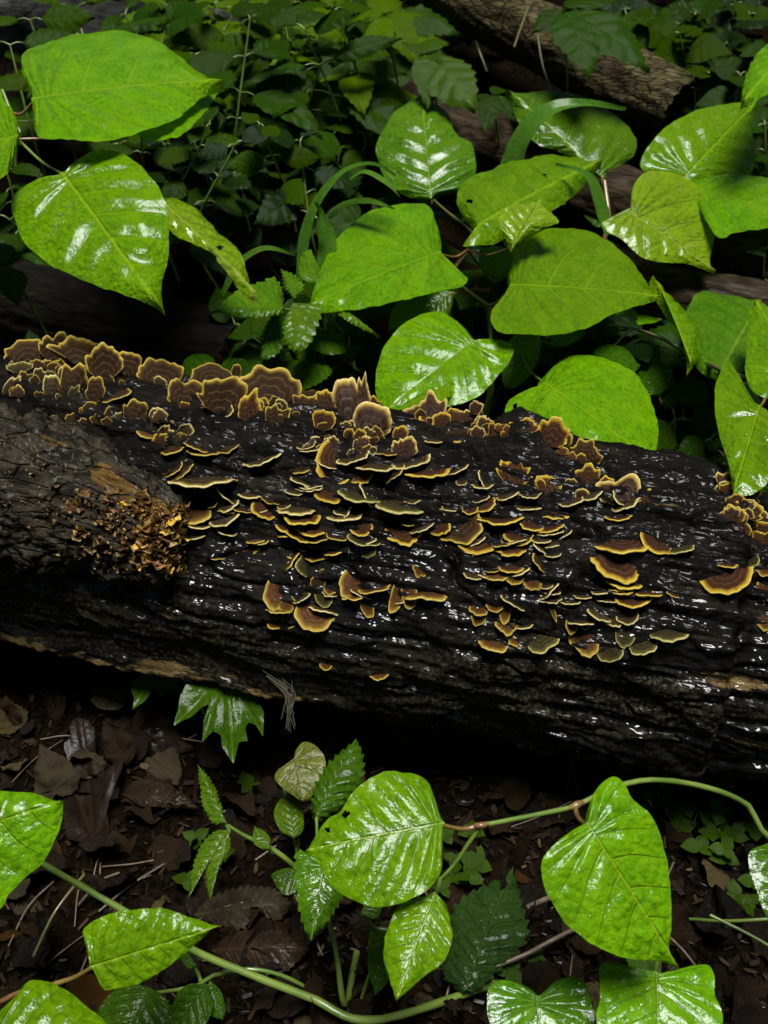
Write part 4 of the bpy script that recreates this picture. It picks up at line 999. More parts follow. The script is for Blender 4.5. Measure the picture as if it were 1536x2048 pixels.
leaf(pq, (415, 1968), (330, 2080), [(375,1970),(345,2005)], [(425,2010),(400,2060)], .64, 'dark', 38, 0, at(400, 1970, .66), 'stem')
leaf(pq, (420, 1960), (445, 2040), [(405,1990),(415,2025)], [(440,1980),(450,2015)], .65, 'dark', 38, 0, at(400, 1970, .66), 'stem')
leaf(pq, (395, 1930), (350, 1900), [(375,1935)], [(375,1905)], .66, 'dark', 38, 0, at(400, 1970, .66), 'stem')
pw = plant('broadleaf_seedling', 'small green leaves half hidden under the round glossy leaf', 'plant', gpt(.03, -.26))
w0 = gpt(.03, -.26); tube('stem', [w0, at(720, 2040, .7), at(745, 1930, .68), at(775, 1860, .67)], .0013, M['stem'], pw, w0, 14)
leaf(pw, (775, 1862), (750, 1990), [(745,1850),(735,1920)], [(790,1900),(775,1960)], .67, 'dark', 40, 0, at(775, 1860, .67), 'stem')
leaf(pw, (720, 1830), (770, 1790), [(735,1800)], [(755,1835)], .66, 'weed', 36, 0, at(775, 1860, .67), 'stem')

# --- maple seedling under the log (lobed leaves)
def poly_leaf(parent, base, margin, depth, mat, tilt, node=None, name='leaf', ruffle=.05, ribs=(), origin_lift=0, nm=160, pet='stem'):
    """leaf with a free outline: rings run from the stalk to the traced margin on a tilted plane"""
    n0 = unit(-FWD * math.cos(R_(tilt)) + UPV * math.sin(R_(tilt))); B = at(*base, depth); sv = random.uniform(0, 50)
    def onp(p):
        d = ray(*p); return CAM + d * (((B - CAM) @ n0) / (d @ n0))
    Mg = np.array([onp(p) for p in margin]); d_ = np.r_[0, np.cumsum(np.linalg.norm(np.diff(Mg, axis=0), axis=1))]; q = np.linspace(0, d_[-1], nm)
    Mg = np.stack([np.interp(q, d_, Mg[:, k]) for k in range(3)], 1) * .75 + .25 * cat(Mg, nm); L = np.linalg.norm(Mg - B, axis=1).max(); rb = [unit(onp(p) - B) for p in ribs]
    V, ph, tt, mb = [], [], [], []
    for t in np.linspace(0, 1, 16):
        P = B + (Mg - B) * t; r = P - B; dist = np.min([np.linalg.norm(r - np.clip(r @ u, 0, 9)[:, None] * u, axis=1) for u in rb], axis=0) if rb else np.full(nm, L)
        a_, b_ = r @ RGT / L, r @ UPV / L; h = L * (ruffle * fbm(a_ * 2.6 + sv, b_ * 2.6, .7, 2) + .012 * fbm(a_ * 11, b_ * 11 + sv, 2, 2)) - np.exp(-(dist / L / .03) ** 2) * .012 * L
        V.append(P + h[:, None] * n0); ph.append(np.zeros(nm)); tt.append(np.full(nm, .2 + .6 * t)); mb.append(dist / L * .7)
    o = obj(name, np.vstack(V), grid_faces(16, nm), M[mat], parent, B, dict(ph=np.concatenate(ph), tt=np.concatenate(tt), mb=np.concatenate(mb)))
    if node is not None: tube('petiole', [node, (np.asarray(node) + B) / 2, B], .0010, M[pet], o, B, 10, 6)
    return o
pmz = plant('maple_seedling', 'maple seedling with deeply lobed dark green leaves under the log edge', 'plant', gpt(-.15, -.06))
mz0 = gpt(-.15, -.06); mz1 = at(400, 1335, .84)
tube('stem', [mz0, at(405, 1420, .86), mz1], .0015, M['stem'], pmz, mz0, 10)
poly_leaf(pmz, (452, 1345), [(420,1345),(385,1355),(372,1372),(360,1396),(356,1420),(347,1452),(365,1440),(382,1434),(404,1415),(418,1410),(408,1440),(404,1483),(426,1462),(442,1472),(444,1494),(467,1526),(477,1484),(495,1481),(490,1455),(497,1443),(512,1450),(526,1472),(528,1425),(515,1400),(505,1370),(485,1345)], .80, 'dark', 36, mz1, ribs=((347,1452),(404,1483),(467,1526),(526,1472)))
poly_leaf(pmz, (335, 1335), [(370,1340),(372,1360),(355,1385),(342,1378),(325,1390),(300,1378),(292,1400),(265,1418),(268,1395),(258,1372),(272,1355),(290,1340),(320,1330)], .84, 'dark', 40, mz1, ribs=((265,1418),(325,1390),(258,1372)))

# --- grass blades with broad leaves
def blade(parent, pts, wpx, mat='grass', tilt=35):
    P = cat([at(*p) for p in pts], 26); d = np.mean([p[2] for p in pts]); w_ = wpx / FPX * d
    T = np.gradient(P, axis=0); T /= np.linalg.norm(T, axis=1)[:, None]; n0 = unit(-FWD * math.cos(R_(tilt)) + UPV * math.sin(R_(tilt)))
    Wd = np.cross(n0, T); Wd /= np.linalg.norm(Wd, axis=1)[:, None]; q = np.linspace(0, 1, 26); prof = np.clip(np.minimum(.55 + q * 2, (1 - q) * 2.2), .03, 1)
    nn = np.cross(T, Wd); cs = np.linspace(-1, 1, 7); V = P[:, None] + (cs[None, :, None] * (prof * w_ / 2)[:, None, None]) * Wd[:, None] + (np.abs(cs)[None, :, None] * .18 * w_) * nn[:, None]
    n = 26 * 7; tt = np.tile(np.abs(cs), 26)
    return obj('blade', V.reshape(-1, 3), grid_faces(26, 7), M[mat], parent, P[0], dict(ph=np.zeros(n), tt=tt, mb=.02 + tt * .1))
pgx = plant('broad_grass', 'tuft of broad grass with arching blades behind the log', 'grass', gpt(-.10, .36))
for pts, wd in (([(600, 560, 1.08), (612, 470, 1.06), (640, 400, 1.04), (690, 345, 1.02), (745, 330, 1.0), (790, 352, 1.0)], 26), ([(645, 545, 1.04), (655, 490, 1.03), (640, 430, 1.02), (628, 405, 1.01)], 36),
                ([(660, 440, 1.06), (690, 412, 1.05), (735, 405, 1.03), (790, 420, 1.0)], 22), ([(447, 590, 1.08), (480, 530, 1.06), (530, 500, 1.04), (590, 512, 1.02)], 24), ([(700, 360, 1.04), (730, 345, 1.03), (770, 365, 1.02), (800, 395, 1.0)], 14)):
    blade(pgx, pts, wd)
pgy = plant('broad_grass', 'pair of broad grass blades crossing the leaf beside the red stem', 'grass', gpt(.22, .36))
blade(pgy, [(1000, 420, 1.20), (1025, 330, 1.18), (1055, 265, 1.16), (1105, 222, 1.15), (1175, 212, 1.15), (1250, 222, 1.16)], 46)
blade(pgy, [(1215, 470, 1.10), (1195, 400, 1.09), (1170, 352, 1.08), (1110, 330, 1.08)], 30)

# ------------------------------------------------------------------ background logs and rock
def side_log(name, label, p0, p1, r0_, r1_, mat, seed=1, sag=0.0):
    P0, P1 = at(*p0), at(*p1); ax = unit(P1 - P0); a1 = unit(np.cross(ax, [0, 0, 1])); a2 = np.cross(a1, ax); nu, na_ = 130, 70
    u, t = np.meshgrid(np.linspace(0, 1, nu), np.linspace(0, 2 * math.pi, na_, endpoint=False), indexing='ij'); L = np.linalg.norm(P1 - P0)
    rr = r0_ * (1 - u) + r1_ * u; dsp_ = 1 + .10 * fbm(u * L * 9 + seed, np.cos(t) * 1.5, np.sin(t) * 1.5, 3) + .07 * (1 - np.abs(fbm(u * L * 14, np.cos(t) * 6 + seed, np.sin(t) * 6, 3)) * 2)
    un = u + .012 * np.where(u > .9, fbm(np.cos(t) * 6, np.sin(t) * 6, seed, 2), 0)
    V = P0 + (un * L)[..., None] * ax + (rr * dsp_)[..., None] * (np.cos(t)[..., None] * a1 + np.sin(t)[..., None] * a2)
    th_ = empty(name, P0 - np.array([0, 0, r0_])); tag(th_, label, 'log')
    obj('bark', V.reshape(-1, 3), grid_faces(nu, na_, True), M[mat], th_, P0)
    cc = V[-1].mean(0); obj('broken_end', np.vstack([cc, V[-1]]), [(0, 1 + i, 1 + (i + 1) % na_) for i in range(na_)], M['bark3'], th_, cc)
    return th_
side_log('old_branch', 'old greyish branch with cracked scaly bark behind the knotweeds', (800, -70, 1.62), (1362, 222, 1.42), .045, .047, 'bark2', 4)
side_log('rotten_branch', 'dark rotten branch with torn wood behind the glossy leaves', (820, 225, 1.42), (1600, 560, 1.16), .045, .042, 'bark3', 11)
side_log('rotten_branch', 'flat dark piece of rotten wood behind the bark end of log', (1290, 590, 1.14), (1700, 650, 1.06), .035, .03, 'bark3', 17)
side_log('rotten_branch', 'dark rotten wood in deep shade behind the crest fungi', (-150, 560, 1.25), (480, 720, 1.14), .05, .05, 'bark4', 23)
rk = at(200, 35, 1.75); nlat, nlon = 24, 36
la, lo = np.meshgrid(np.linspace(-math.pi / 2, math.pi / 2, nlat), np.linspace(0, 2 * math.pi, nlon, endpoint=False), indexing='ij')
dirs = np.stack([np.cos(la) * np.cos(lo), np.cos(la) * np.sin(lo), np.sin(la)], -1); rr_ = 1 + .25 * fbm(dirs[..., 0] * 1.8, dirs[..., 1] * 1.8, dirs[..., 2] * 1.8, 4)
tag(obj('rock', (rk + dirs * rr_[..., None] * np.array([.28, .16, .14])).reshape(-1, 3), grid_faces(nlat, nlon, True), M['rock'], None, rk - np.array([0, 0, .1])), 'pale grey stone behind the overhanging knotweed leaf', 'rock')

# ------------------------------------------------------------------ undergrowth plants (shared leaf meshes)
def proto(L, pts, mat, **k):
    V, F, a = leaf_mesh_data(L, np.array(pts) * L, np.array(pts) * L, 36, 5, 7, **k); return mesh('leaf', V, F, M[mat], a)
OV = [(.06, .12), (.22, .25), (.45, .28), (.7, .19), (.9, .06)]; HT = [(-.10, .16), (-.04, .34), (.2, .42), (.5, .34), (.8, .14)]; LN = [(.1, .09), (.3, .15), (.55, .15), (.8, .08)]
PRO = {}
for mt in ('weed', 'bank', 'bankdim', 'dark', 'deep'):
    PRO[mt] = dict(ov=[proto(1, OV, mt, fold=f, curl=c, puck=.010 * .13, serr=.05, teeth=9, seed=i, edge=.06) for i, (f, c) in enumerate(((.15, .2), (.3, .35), (.05, .1)))],
                   ht=[proto(1, HT, mt, fold=f, curl=c, puck=.012 * .13, seed=10 + i, edge=.06) for i, (f, c) in enumerate(((.1, .12), (.2, .25)))],
                   ln=[proto(1, LN, mt, fold=f, curl=c, puck=.008 * .13, serr=.03, teeth=11, seed=20 + i, edge=.05) for i, (f, c) in enumerate(((.2, .3), (.1, .15)))])
def put_leaf(parent, me, B, ax, n, L, name='leaf'):
    ax = unit(ax); wv = unit(np.cross(n, ax)); n2 = np.cross(ax, wv); o = bpy.data.objects.new(name, me); C0.objects.link(o); o.parent = parent
    R = Matrix(((ax[0] * L, wv[0] * L, n2[0] * L), (ax[1] * L, wv[1] * L, n2[1] * L), (ax[2] * L, wv[2] * L, n2[2] * L))).to_4x4()
    R.translation = Vector(np.asarray(B) - ORI[parent.name]); o.matrix_local = R; return o
WM = [(470, 20, 'above the overhanging knotweed leaf tip'), (560, 60, 'in the thick of the bright bank'), (690, 20, 'by the bright five-fingered creeper'), (760, 80, 'over the arching grass blades'), (590, 150, 'at the shaded foot of the bright bank'), (350, 15, 'beside the pale grey stone'), (800, 10, 'next to the old scaly branch'),
      (520, 260, 'in the dark hollow behind the crest'), (620, 285, 'just behind the broad grass tuft'), (380, 240, 'under the broad overhanging knotweed leaf'), (270, 280, 'between the overhanging knotweed leaves'), (40, 120, 'behind the knotweed petiole'), (0, 350, 'under the knotweed stem'), (900, 50, 'above the very glossy leaf'), (160, 640, 'in deep shade behind the crest fungi'), (700, 230, 'behind the very glossy leaf'),
      (1310, 40, 'beyond the old scaly branch'), (1390, 40, 'on the slope past the old branch'), (1470, 20, 'high on the slope past the old branch'), (1420, 150, 'at the broken end of the old branch'), (1500, 120, 'above the big glossy pointed leaf'), (1530, 250, 'behind the big glossy pointed leaf')]
def weed(px, py, d, kind, mat, leafL, nodes, per, label, group, name='weed_plant', lean=None, stemr=.0018):
    top = at(px, py, d); lx = random.gauss(0, .05) if lean is None else lean
    # the root: straight down to the ground
    bx, by = top[0] - lx, top[1] + random.uniform(-.02, .05); root = gpt(bx, by)
    if root[2] > top[2] - .03: root[2] = ghs(bx, by); top = top.copy(); top[2] = root[2] + .05
    o = plant(name, label.replace('weed', ('narrow' if kind == 'ln' else 'oval') + '-leaved weed', 1).replace('plant', ('lush ' if leafL > .055 else 'low ') + 'plant', 1) + ' of ' + {2: 'two', 3: 'three', 4: 'four', 5: 'five'}[nodes] + ' tiers ' + near(px, py, WM), 'plant', root, group); mid = (root + top) / 2 + np.array([random.gauss(0, .02), random.gauss(0, .02), 0])
    P = cat([root, mid, top], 30); tube('stem', [root, mid, top], [stemr * 1.3, stemr, stemr * .6], M['stem'], o, root, 14, 6)
    az = random.uniform(0, 6.28)
    for k in range(nodes):
        f = 1 - .62 * k / max(nodes, 1); B = P[int(f * 29)]; Lk = leafL * (.65 + .5 * min(1, (k + 1) / 3)) * random.uniform(.8, 1.2)
        for j in range(per):
            a = az + j * 2 * math.pi / per + random.gauss(0, .25); el = random.uniform(-.35, .25) if k else random.uniform(.0, .5)
            ax = np.array([math.cos(a) * math.cos(el), math.sin(a) * math.cos(el), math.sin(el)]); n = unit(np.array([0, -.75, 1]) + rng.standard_normal(3) * .28)
            me = random.choice(PRO[mat][kind]); pb_ = B + ax * Lk * .22; lf = put_leaf(o, me, pb_, ax, n, Lk)
            V, F = tube_data([B, B + ax * Lk * .12 + np.array([0, 0, .002]), pb_], stemr * .5, 5, 5); lf_o = mesh('petiole', V - root, F, M['stem']); q = link('petiole', lf_o, o, root)
        az += 1.57 if per == 2 else 1.1
    return o
G1 = 'bright weeds behind the knotweeds'; LB1 = 'bright weed'
for (x, y, d) in ((470, 20, 1.45), (560, 40, 1.35), (640, 70, 1.4), (700, 10, 1.5), (760, 60, 1.5), (520, 100, 1.3), (590, 130, 1.35), (430, 60, 1.5), (660, -20, 1.55), (730, 130, 1.45), (620, 10, 1.6), (350, 15, 1.6), (500, -30, 1.6), (580, -20, 1.65), (800, 10, 1.6), (690, 60, 1.35), (540, 10, 1.5), (470, 70, 1.35), (610, 60, 1.25), (500, 40, 1.2), (670, 20, 1.25), (720, 80, 1.3), (560, -10, 1.3), (430, 10, 1.35), (760, -20, 1.4), (640, 130, 1.25)):
    weed(x, y, d, random.choice(('ov', 'ov', 'ln')), 'bank' if random.random() < .5 else random.choice(('bankdim', 'dark')), random.uniform(.06, .10), random.choice((3, 4, 5)), 2, LB1, G1)
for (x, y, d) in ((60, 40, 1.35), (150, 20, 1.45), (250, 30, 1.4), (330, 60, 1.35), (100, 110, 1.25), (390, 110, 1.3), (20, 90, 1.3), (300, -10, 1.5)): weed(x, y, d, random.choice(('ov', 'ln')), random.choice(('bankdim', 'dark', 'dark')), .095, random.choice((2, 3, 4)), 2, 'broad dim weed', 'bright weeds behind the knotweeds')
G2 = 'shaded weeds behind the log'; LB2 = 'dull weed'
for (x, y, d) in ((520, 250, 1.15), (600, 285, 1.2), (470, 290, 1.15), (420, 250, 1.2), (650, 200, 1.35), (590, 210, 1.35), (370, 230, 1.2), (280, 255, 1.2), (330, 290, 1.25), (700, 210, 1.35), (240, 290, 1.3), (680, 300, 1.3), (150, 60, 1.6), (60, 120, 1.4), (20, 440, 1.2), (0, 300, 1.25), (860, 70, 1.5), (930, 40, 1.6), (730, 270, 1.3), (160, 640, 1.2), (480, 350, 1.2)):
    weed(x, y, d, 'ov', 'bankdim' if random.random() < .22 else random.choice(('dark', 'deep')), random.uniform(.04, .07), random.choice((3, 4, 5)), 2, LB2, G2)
G3 = 'dark ground plants by the old branch'; LB3 = 'dark round-leaved plant'
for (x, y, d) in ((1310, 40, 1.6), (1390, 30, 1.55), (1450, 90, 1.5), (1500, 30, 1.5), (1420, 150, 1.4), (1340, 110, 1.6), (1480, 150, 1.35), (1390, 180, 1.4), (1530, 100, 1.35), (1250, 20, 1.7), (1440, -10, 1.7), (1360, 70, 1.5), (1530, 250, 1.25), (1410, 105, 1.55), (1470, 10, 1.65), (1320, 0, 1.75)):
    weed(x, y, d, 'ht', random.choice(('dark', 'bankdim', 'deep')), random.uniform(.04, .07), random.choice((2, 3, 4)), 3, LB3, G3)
LB4 = 'dark heart-leaved plant'; WM += [(1040, 690, 'below the flat central knotweed leaf'), (1130, 660, 'under the knotweed cluster'), (1240, 760, 'behind the largest flat leaf'), (1300, 680, 'below the brown arching stem'), (1380, 800, 'in the gap before the drooping leaf'), (1400, 900, 'low behind the bare bark end'), (1480, 640, 'behind the dull broad leaf'), (700, 700, 'among the nettle leaves'), (560, 720, 'behind the widest upright fan'), (880, 440, 'under the very glossy leaf stalk'), (740, 420, 'behind the broad grass tuft blades'), (950, 600, 'under the long pointed leaf'), (1300, 560, 'before the rotten wood')]
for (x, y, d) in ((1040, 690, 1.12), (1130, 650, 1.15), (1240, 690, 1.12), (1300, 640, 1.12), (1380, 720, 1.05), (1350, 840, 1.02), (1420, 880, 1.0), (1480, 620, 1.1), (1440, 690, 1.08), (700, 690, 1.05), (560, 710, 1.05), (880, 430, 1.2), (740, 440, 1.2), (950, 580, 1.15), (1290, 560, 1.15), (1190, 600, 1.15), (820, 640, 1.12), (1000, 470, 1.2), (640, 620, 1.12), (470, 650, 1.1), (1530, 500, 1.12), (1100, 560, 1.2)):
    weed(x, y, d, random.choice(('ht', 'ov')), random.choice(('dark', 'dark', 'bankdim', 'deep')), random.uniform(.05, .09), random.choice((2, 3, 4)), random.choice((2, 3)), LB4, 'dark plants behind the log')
def palmate(px, py, d, L, mat, label, tips, group=None, tilt=36):
    c = at(px, py, d); root = gpt(c[0] + .01, c[1] + .03)
    if root[2] > c[2] - .02: root[2] = c[2] - .05
    o = plant('creeper_plant', label, 'plant', root, group); tube('stem', [root, (root + c) / 2 + np.array([.015, 0, 0]), c], .0016, M['stem'], o, root, 12, 6)
    n0 = unit(-FWD * math.cos(R_(tilt)) + UPV * math.sin(R_(tilt)))
    for (tx, ty) in tips:
        dd = ray(tx, ty); T_ = CAM + dd * (((c - CAM) @ n0) / (dd @ n0)); ax = T_ - c; put_leaf(o, random.choice(PRO[mat]['ov']), c + ax * .06, ax, n0 + rng.standard_normal(3) * .12, np.linalg.norm(ax) * .95, 'leaflet')
    return o
palmate(1128, 18, 1.25, .1, 'dark', 'creeper with large toothed leaflets hanging before the old branch', ((1305, 98), (1186, 116), (1070, 54), (1240, -40)))
palmate(858, 106, 1.2, .06, 'weed', 'small five-fingered creeper leaf above the very glossy leaf', ((806, 76), (872, 58), (940, 132), (946, 202), (858, 176)))
palmate(770, 30, 1.3, .06, 'bank', 'bright five-fingered creeper among the bright weeds', ((700, 20), (760, -30), (850, 20), (830, 90), (740, 95)))
palmate(985, 190, 1.25, .06, 'dark', 'dark five-fingered creeper beside the broad grass blades', ((930, 190), (970, 240), (1030, 220), (1010, 160)))
palmate(20, 530, 1.0, .08, 'dark', 'dark toothed creeper below the overhanging knotweed', ((-30, 470), (40, 480), (30, 600), (-40, 570)))

# ------------------------------------------------------------------ leaf litter
DEAD = []
for mt in ('dead', 'dead', 'deadorange', 'deadtan'):
    for i in range(4):
        r = random.Random(50 + len(DEAD)); k = r.choice((OV, HT, LN, OV)); V, F, a = leaf_mesh_data(1, np.array(k) * (1, r.uniform(.8, 1.3)), np.array(k) * (1, r.uniform(.8, 1.3)), 34, 6, 7, r.uniform(-.1, .3), r.uniform(-.3, .3), .012 * .13, r.choice((0, .04)), 10, .22, 60 + len(DEAD))
        V[:, 2] += .20 * fbm(V[:, 0] * 2.2 + len(DEAD), V[:, 1] * 2.2, 1.1, 2) + .45 * r.uniform(-.5, 1) * V[:, 1] ** 2 * 2
        DEAD.append((mt, mesh('dead_leaf', V, F, M[mt], a)))
GD = {'dead': 'brown', 'deadorange': 'orange-brown', 'deadtan': 'pale tan'}
DM = [(60, 1420, 'below the pale wood strip of the log'), (180, 1480, 'around the wet oak leaf'), (320, 1450, 'below the maple seedling'), (450, 1420, 'beneath the hanging root fibres'), (300, 1620, 'beside the curled leaf and oak leaf'), (430, 1700, 'under the slender drooping seedling'), (120, 1780, 'near the thick pale stem'), (90, 1880, 'by the thin curved stalk'), (280, 1780, 'just above the pale lit leaf'),
      (480, 1830, 'around the pale torn leaf'), (560, 1920, 'around the broad orange-brown leaf'), (640, 1650, 'near the yellowed heart leaf'), (740, 1500, 'under the log behind the round glossy leaf'), (900, 1500, 'under the log above the arching shoot'), (1000, 1600, 'under the arching shoot'), (960, 1720, 'beside the dark toothed leaf'), (820, 1950, 'below the lower shoot leaf'), (700, 1980, 'between the thin stems'),
      (1080, 1800, 'by the short stub of twig'), (1060, 1930, 'along the brown twig'), (1180, 1500, 'in the shade of the log above the largest front leaf'), (1350, 1600, 'among the tiny seedlings'), (1480, 1560, 'beneath the arching shoot end'), (1430, 1760, 'behind the largest front leaf'), (1500, 1900, 'beside the wet heart leaf'), (320, 2020, 'under the dull dark leaves'), (100, 2040, 'below the pale shoot'), (1250, 2080, 'under the wet heart leaves')]
def dead(x, y, L, rot, mt=None, lift=.006, tilt=.35, label=None, where=None):
    m_, me = random.choice([q for q in DEAD if mt is None or q[0] == mt]); P = gpt(x, y) + np.array([0, 0, lift])
    o = bpy.data.objects.new('dead_leaf', me); C0.objects.link(o); o.location = P; o.scale = (L, L, L); o.rotation_euler = (random.gauss(0, tilt), random.gauss(0, tilt), rot)
    tag(o, ('small ' if L < .034 else 'large ' if L > .05 else '') + GD[m_] + ' dead leaf ' + (where or 'on the bank behind the log'), 'dead leaf', GD[m_] + ' dead leaves in the litter'); return o
def ground_at(px, py):
    d = ray(px, py); t = .7
    for _ in range(14):
        P = CAM + d * t; t += (P[2] - ghs(P[0], P[1])) / (-d[2]) * .8
    return CAM + d * t
for k in range(270):
    px, py = random.uniform(-60, 1600), random.uniform(1330, 2120); P = ground_at(px, py)
    mt = random.choices(('dead', 'deadorange', 'deadtan'), (6, 1.6, 1))[0]
    dead(P[0], P[1], random.uniform(.018, .05), random.uniform(0, 6.28), mt, random.uniform(.002, .012), where=near(px, py, DM))
for k in range(70):
    x, y = random.uniform(-.8, .8), random.uniform(.22, 1.0); dead(x, y, random.uniform(.03, .06), random.uniform(0, 6.28), random.choices(('dead', 'deadorange', 'deadtan'), (8, 1, .6))[0], random.uniform(.002, .01))
# named dead leaves
def hero_dead(base, tip, l, r, mat, label, tilt=46, fold=.05, curl=.05, serr=0.0, lift=.012, puck=.002):
    P = ground_at(*base); o = leaf(None, base, tip, l, r, depth_of(P) - lift, mat, tilt, 0, None, fold=fold, curl=curl, puck=puck, serr=serr, name='dead_leaf', res=60); return tag(o, label, 'dead leaf')
P = ground_at(185, 1690); tag(poly_leaf(None, (188, 1680), [(165,1685),(135,1678),(128,1640),(124,1590),(122,1545),(125,1520),(150,1512),(128,1500),(130,1488),(142,1478),(140,1455),(155,1437),(172,1440),(188,1455),(190,1500),(196,1530),(210,1542),(232,1530),(247,1515),(245,1540),(225,1570),(212,1600),(214,1630),(220,1660),(210,1680)], depth_of(P) - .008, 'dead', 47, name='dead_leaf', ruffle=.07, ribs=((160,1440),(125,1520),(246,1518))), 'large wet brown oak leaf with white glints', 'dead leaf')
hero_dead((385, 1830), (585, 1800), [(420,1790),(480,1770),(540,1770)], [(440,1850),(490,1850),(505,1810),(550,1835)], 'deadtan', 'pale grey-tan torn leaf with visible veins', serr=.05)
hero_dead((420, 1900), (620, 1890), [(470,1860),(560,1855)], [(480,1935),(560,1940)], 'deadorange', 'broad orange-brown leaf below the pale torn leaf', serr=.03)
hero_dead((245, 1590), (400, 1612), [(270,1565),(340,1570)], [(290,1612),(350,1610)], 'deadorange', 'curled orange-brown leaf beside the wet oak leaf', fold=.4)
hero_dead((180, 1400), (255, 1385), [(195,1375),(230,1365)], [(200,1415),(240,1415)], 'deadtan', 'small tan leaf below the pale wood strip of the log', lift=.03)
hero_dead((215, 1445), (390, 1490), [(260,1428),(340,1450)], [(250,1480),(330,1500)], 'dead', 'long flat brown leaf below the maple seedling')
# crumbs, chips and bits: uncountable
cv, cf, ca = [], [], []; nb_ = 0
for k in range(5200):
    if k < 3800: P = ground_at(random.uniform(-80, 1620), random.uniform(1300, 2130))
    else: P = gpt(random.uniform(-.9, .9), random.uniform(.2, 1.2))
    L = random.uniform(.002, .016) * random.uniform(.4, 1); W = L * random.uniform(.1, .6); R3 = np.linalg.qr(rng.standard_normal((3, 3)))[0]; R3[2] *= 1
    q = np.array([(-1, -.6, 0), (-.3, -1, .2), (.8, -.7, 0), (1, .5, .15), (.2, 1, -.1), (-.8, .6, .1)]) * (L, W, L * .5) * .5
    a = random.uniform(0, 6.28); t1 = random.gauss(0, .5); Rm = np.array([[math.cos(a), -math.sin(a), 0], [math.sin(a), math.cos(a), 0], [0, 0, 1]]) @ np.array([[1, 0, 0], [0, math.cos(t1), -math.sin(t1)], [0, math.sin(t1), math.cos(t1)]])
    cv.append(P + np.array([0, 0, .003]) + q @ Rm.T); cf += [[nb_, nb_ + 1, nb_ + 2, nb_ + 3], [nb_ + 3, nb_ + 4, nb_ + 5, nb_]]; nb_ += 6; ca += [random.random()] * 6
def chip_mat():
    s = NT('litter_chips'); t = s.attr('tone'); c = s.ramp(t, [(0, (.003, .002, .0012)), (.6, (.008, .0048, .0025)), (.93, (.02, .012, .005)), (1, (.06, .043, .02))]); return s.pbr(c, .7, None, .12, .15, None, .05)
M['chip'] = chip_mat()
tag(obj('leaf_litter', np.vstack(cv), np.array(cf), M['chip'], None, cv[0][0], dict(tone=ca), smooth=False), 'fine dark crumbs of rotted leaves and bark covering the soil', 'litter', None, 'stuff')
# twigs
TW = [([(85, 1957), (120, 1880), (150, 1835), (182, 1795)], .0012, 'brownstem', 'thin curved green-brown stalk beside the thick knotweed stem', .03), ([(985, 1962), (1050, 1935), (1100, 1908), (1160, 1878)], .0018, 'twig', 'brown twig running up to the largest front leaf', .02),
      ([(200, 1830), (260, 1780), (330, 1735)], .0010, 'twig', 'fine dark twig behind the thick knotweed stem', .005), ([(1050, 1830), (1090, 1812), (1130, 1800)], .0022, 'twig', 'short stub of broken twig beside the dark toothed leaf', .01),
      ([(20, 1900), (60, 1820), (110, 1770)], .0008, 'twig', 'hair-thin twig crossing bare soil near pale shoot', .005), ([(1010, 1950), (1040, 2010), (1075, 2040)], .0010, 'twig', 'thin twig above the wet heart leaves', .01)]
for pts, r, mt, lb, lift in TW:
    W = [ground_at(*p) + np.array([0, 0, lift]) for p in pts]; tag(tube('twig', W, r, M[mt], None, W[0], 20, 6, .06), lb, 'twig')
for k in range(46):
    tx_, ty_ = random.uniform(0, 1536), random.uniform(1420, 2060); P = ground_at(tx_, ty_); a = random.uniform(0, 6.28); L = random.uniform(.02, .07); D = np.array([math.cos(a), math.sin(a), random.uniform(-.05, .15)])
    tag(tube('twig', [P + [0, 0, .004], P + D * L / 2 + np.array([0, 0, .006]) + rng.standard_normal(3) * .003, P + D * L + [0, 0, .004]], random.uniform(.0004, .0011), M['twig'], None, P, 8, 5, .08), 'small broken twig lying ' + near(tx_, ty_, DM), 'twig', 'small twigs in the litter')
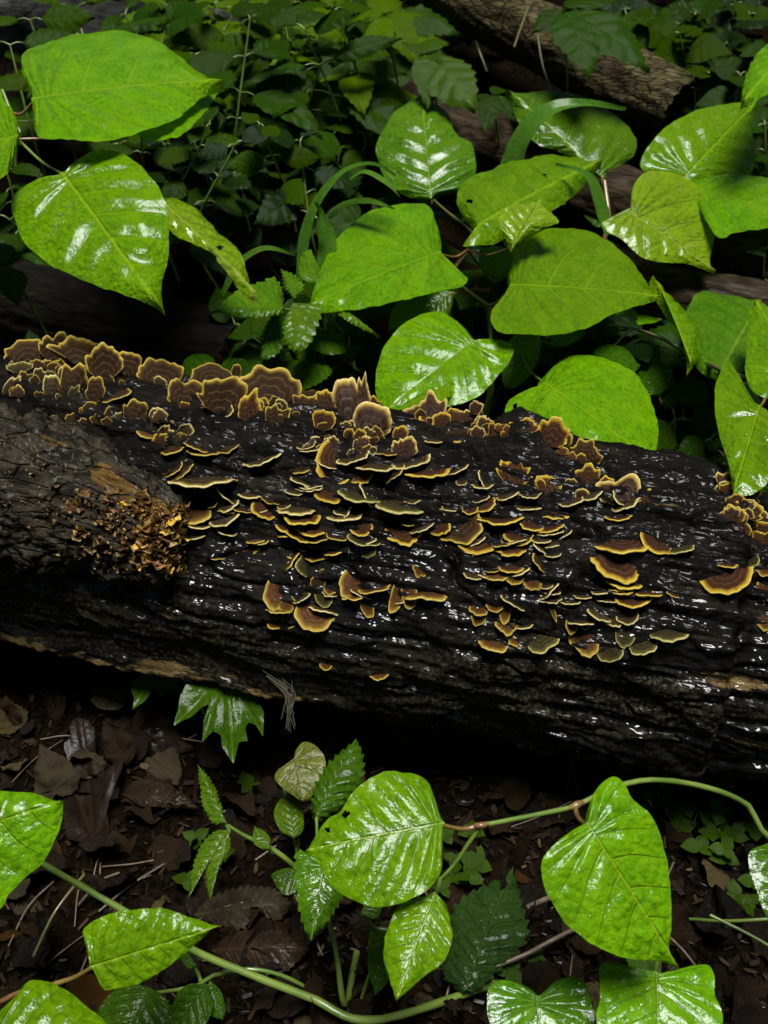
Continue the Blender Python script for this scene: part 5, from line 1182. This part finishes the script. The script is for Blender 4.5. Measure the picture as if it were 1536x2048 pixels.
for (pts, lb) in (([(1055, 20, 1.3), (1040, 60, 1.28), (1028, 95, 1.26)], 'pale hanging dry stalk before the old scaly branch'), ([(1075, 70, 1.3), (1085, 130, 1.3), (1105, 190, 1.3)], 'thin bare stalk leaning on the old scaly branch'), ([(1340, 950, .98), (1400, 938, .98), (1450, 928, .98)], 'mossy twig behind the bare bark end of the log')):
    W = [at(*p) for p in pts]; tag(tube('twig', W, .0016, M['brownstem'], None, W[0], 14, 6, .08), lb, 'twig')
# root fibres hanging from the log: part of the log
for k in range(11):
    x = random.gauss(578, 9); y0 = random.uniform(1365, 1395); P, d = surf(x, min(y0, 1390)); d -= .004
    tube('root_fibre', [at(x - 60 * random.random(), y0 - 30, d), at(x, y0 + 8, d), at(x + random.gauss(0, 5), y0 + 35, d), at(x + random.gauss(0, 9), random.uniform(1425, 1468), d + .004)], random.uniform(.0003, .0007), M['fibre'], logt, None, 14, 5)
# tiny seedlings on the ground
PROs = mesh('leaf', *(lambda t: (t[0], t[1]))(leaf_mesh_data(1, np.array(OV) * (1, 1.5), np.array(OV) * (1, 1.5), 12, 3, 3, seed=5, puck=0)), M['weed'], leaf_mesh_data(1, np.array(OV) * (1, 1.5), np.array(OV) * (1, 1.5), 12, 3, 3, seed=5, puck=0)[2])
def seedling(px, py, n, L):
    lb = ('three' if n == 3 else 'four') + '-leaved ' + ('larger' if L > .012 else 'tiny') + ' green seedling ' + near(px, py, DM)
    P = ground_at(px, py); o = plant('tiny_seedling', lb, 'seedling', P, 'tiny seedlings in the litter')
    h = random.uniform(.008, .022); tube('stem', [P, P + [random.gauss(0, .003), random.gauss(0, .003), h * .6], P + [random.gauss(0, .004), random.gauss(0, .004), h]], .0006, M['stem'], o, P, 6, 5)
    a0 = random.uniform(0, 6.28)
    for j in range(n):
        a = a0 + j * 6.283 / n; ax = np.array([math.cos(a), math.sin(a), random.uniform(-.1, .3)]); put_leaf(o, PROs, P + np.array([0, 0, h]), ax, np.array([0, 0, 1.0]) + rng.standard_normal(3) * .15, L * random.uniform(.8, 1.2))
for (cx, cy, sx, sy, n) in ((1330, 1590, 70, 45, 22), (900, 1720, 30, 40, 9), (1440, 1680, 40, 40, 9), (430, 1740, 40, 50, 4), (330, 1640, 120, 150, 4), (1470, 1800, 30, 60, 5), (1150, 1900, 80, 40, 4)):
    for k in range(n): seedling(random.gauss(cx, sx), random.gauss(cy, sy), random.choice((3, 3, 4)), random.uniform(.008, .015))
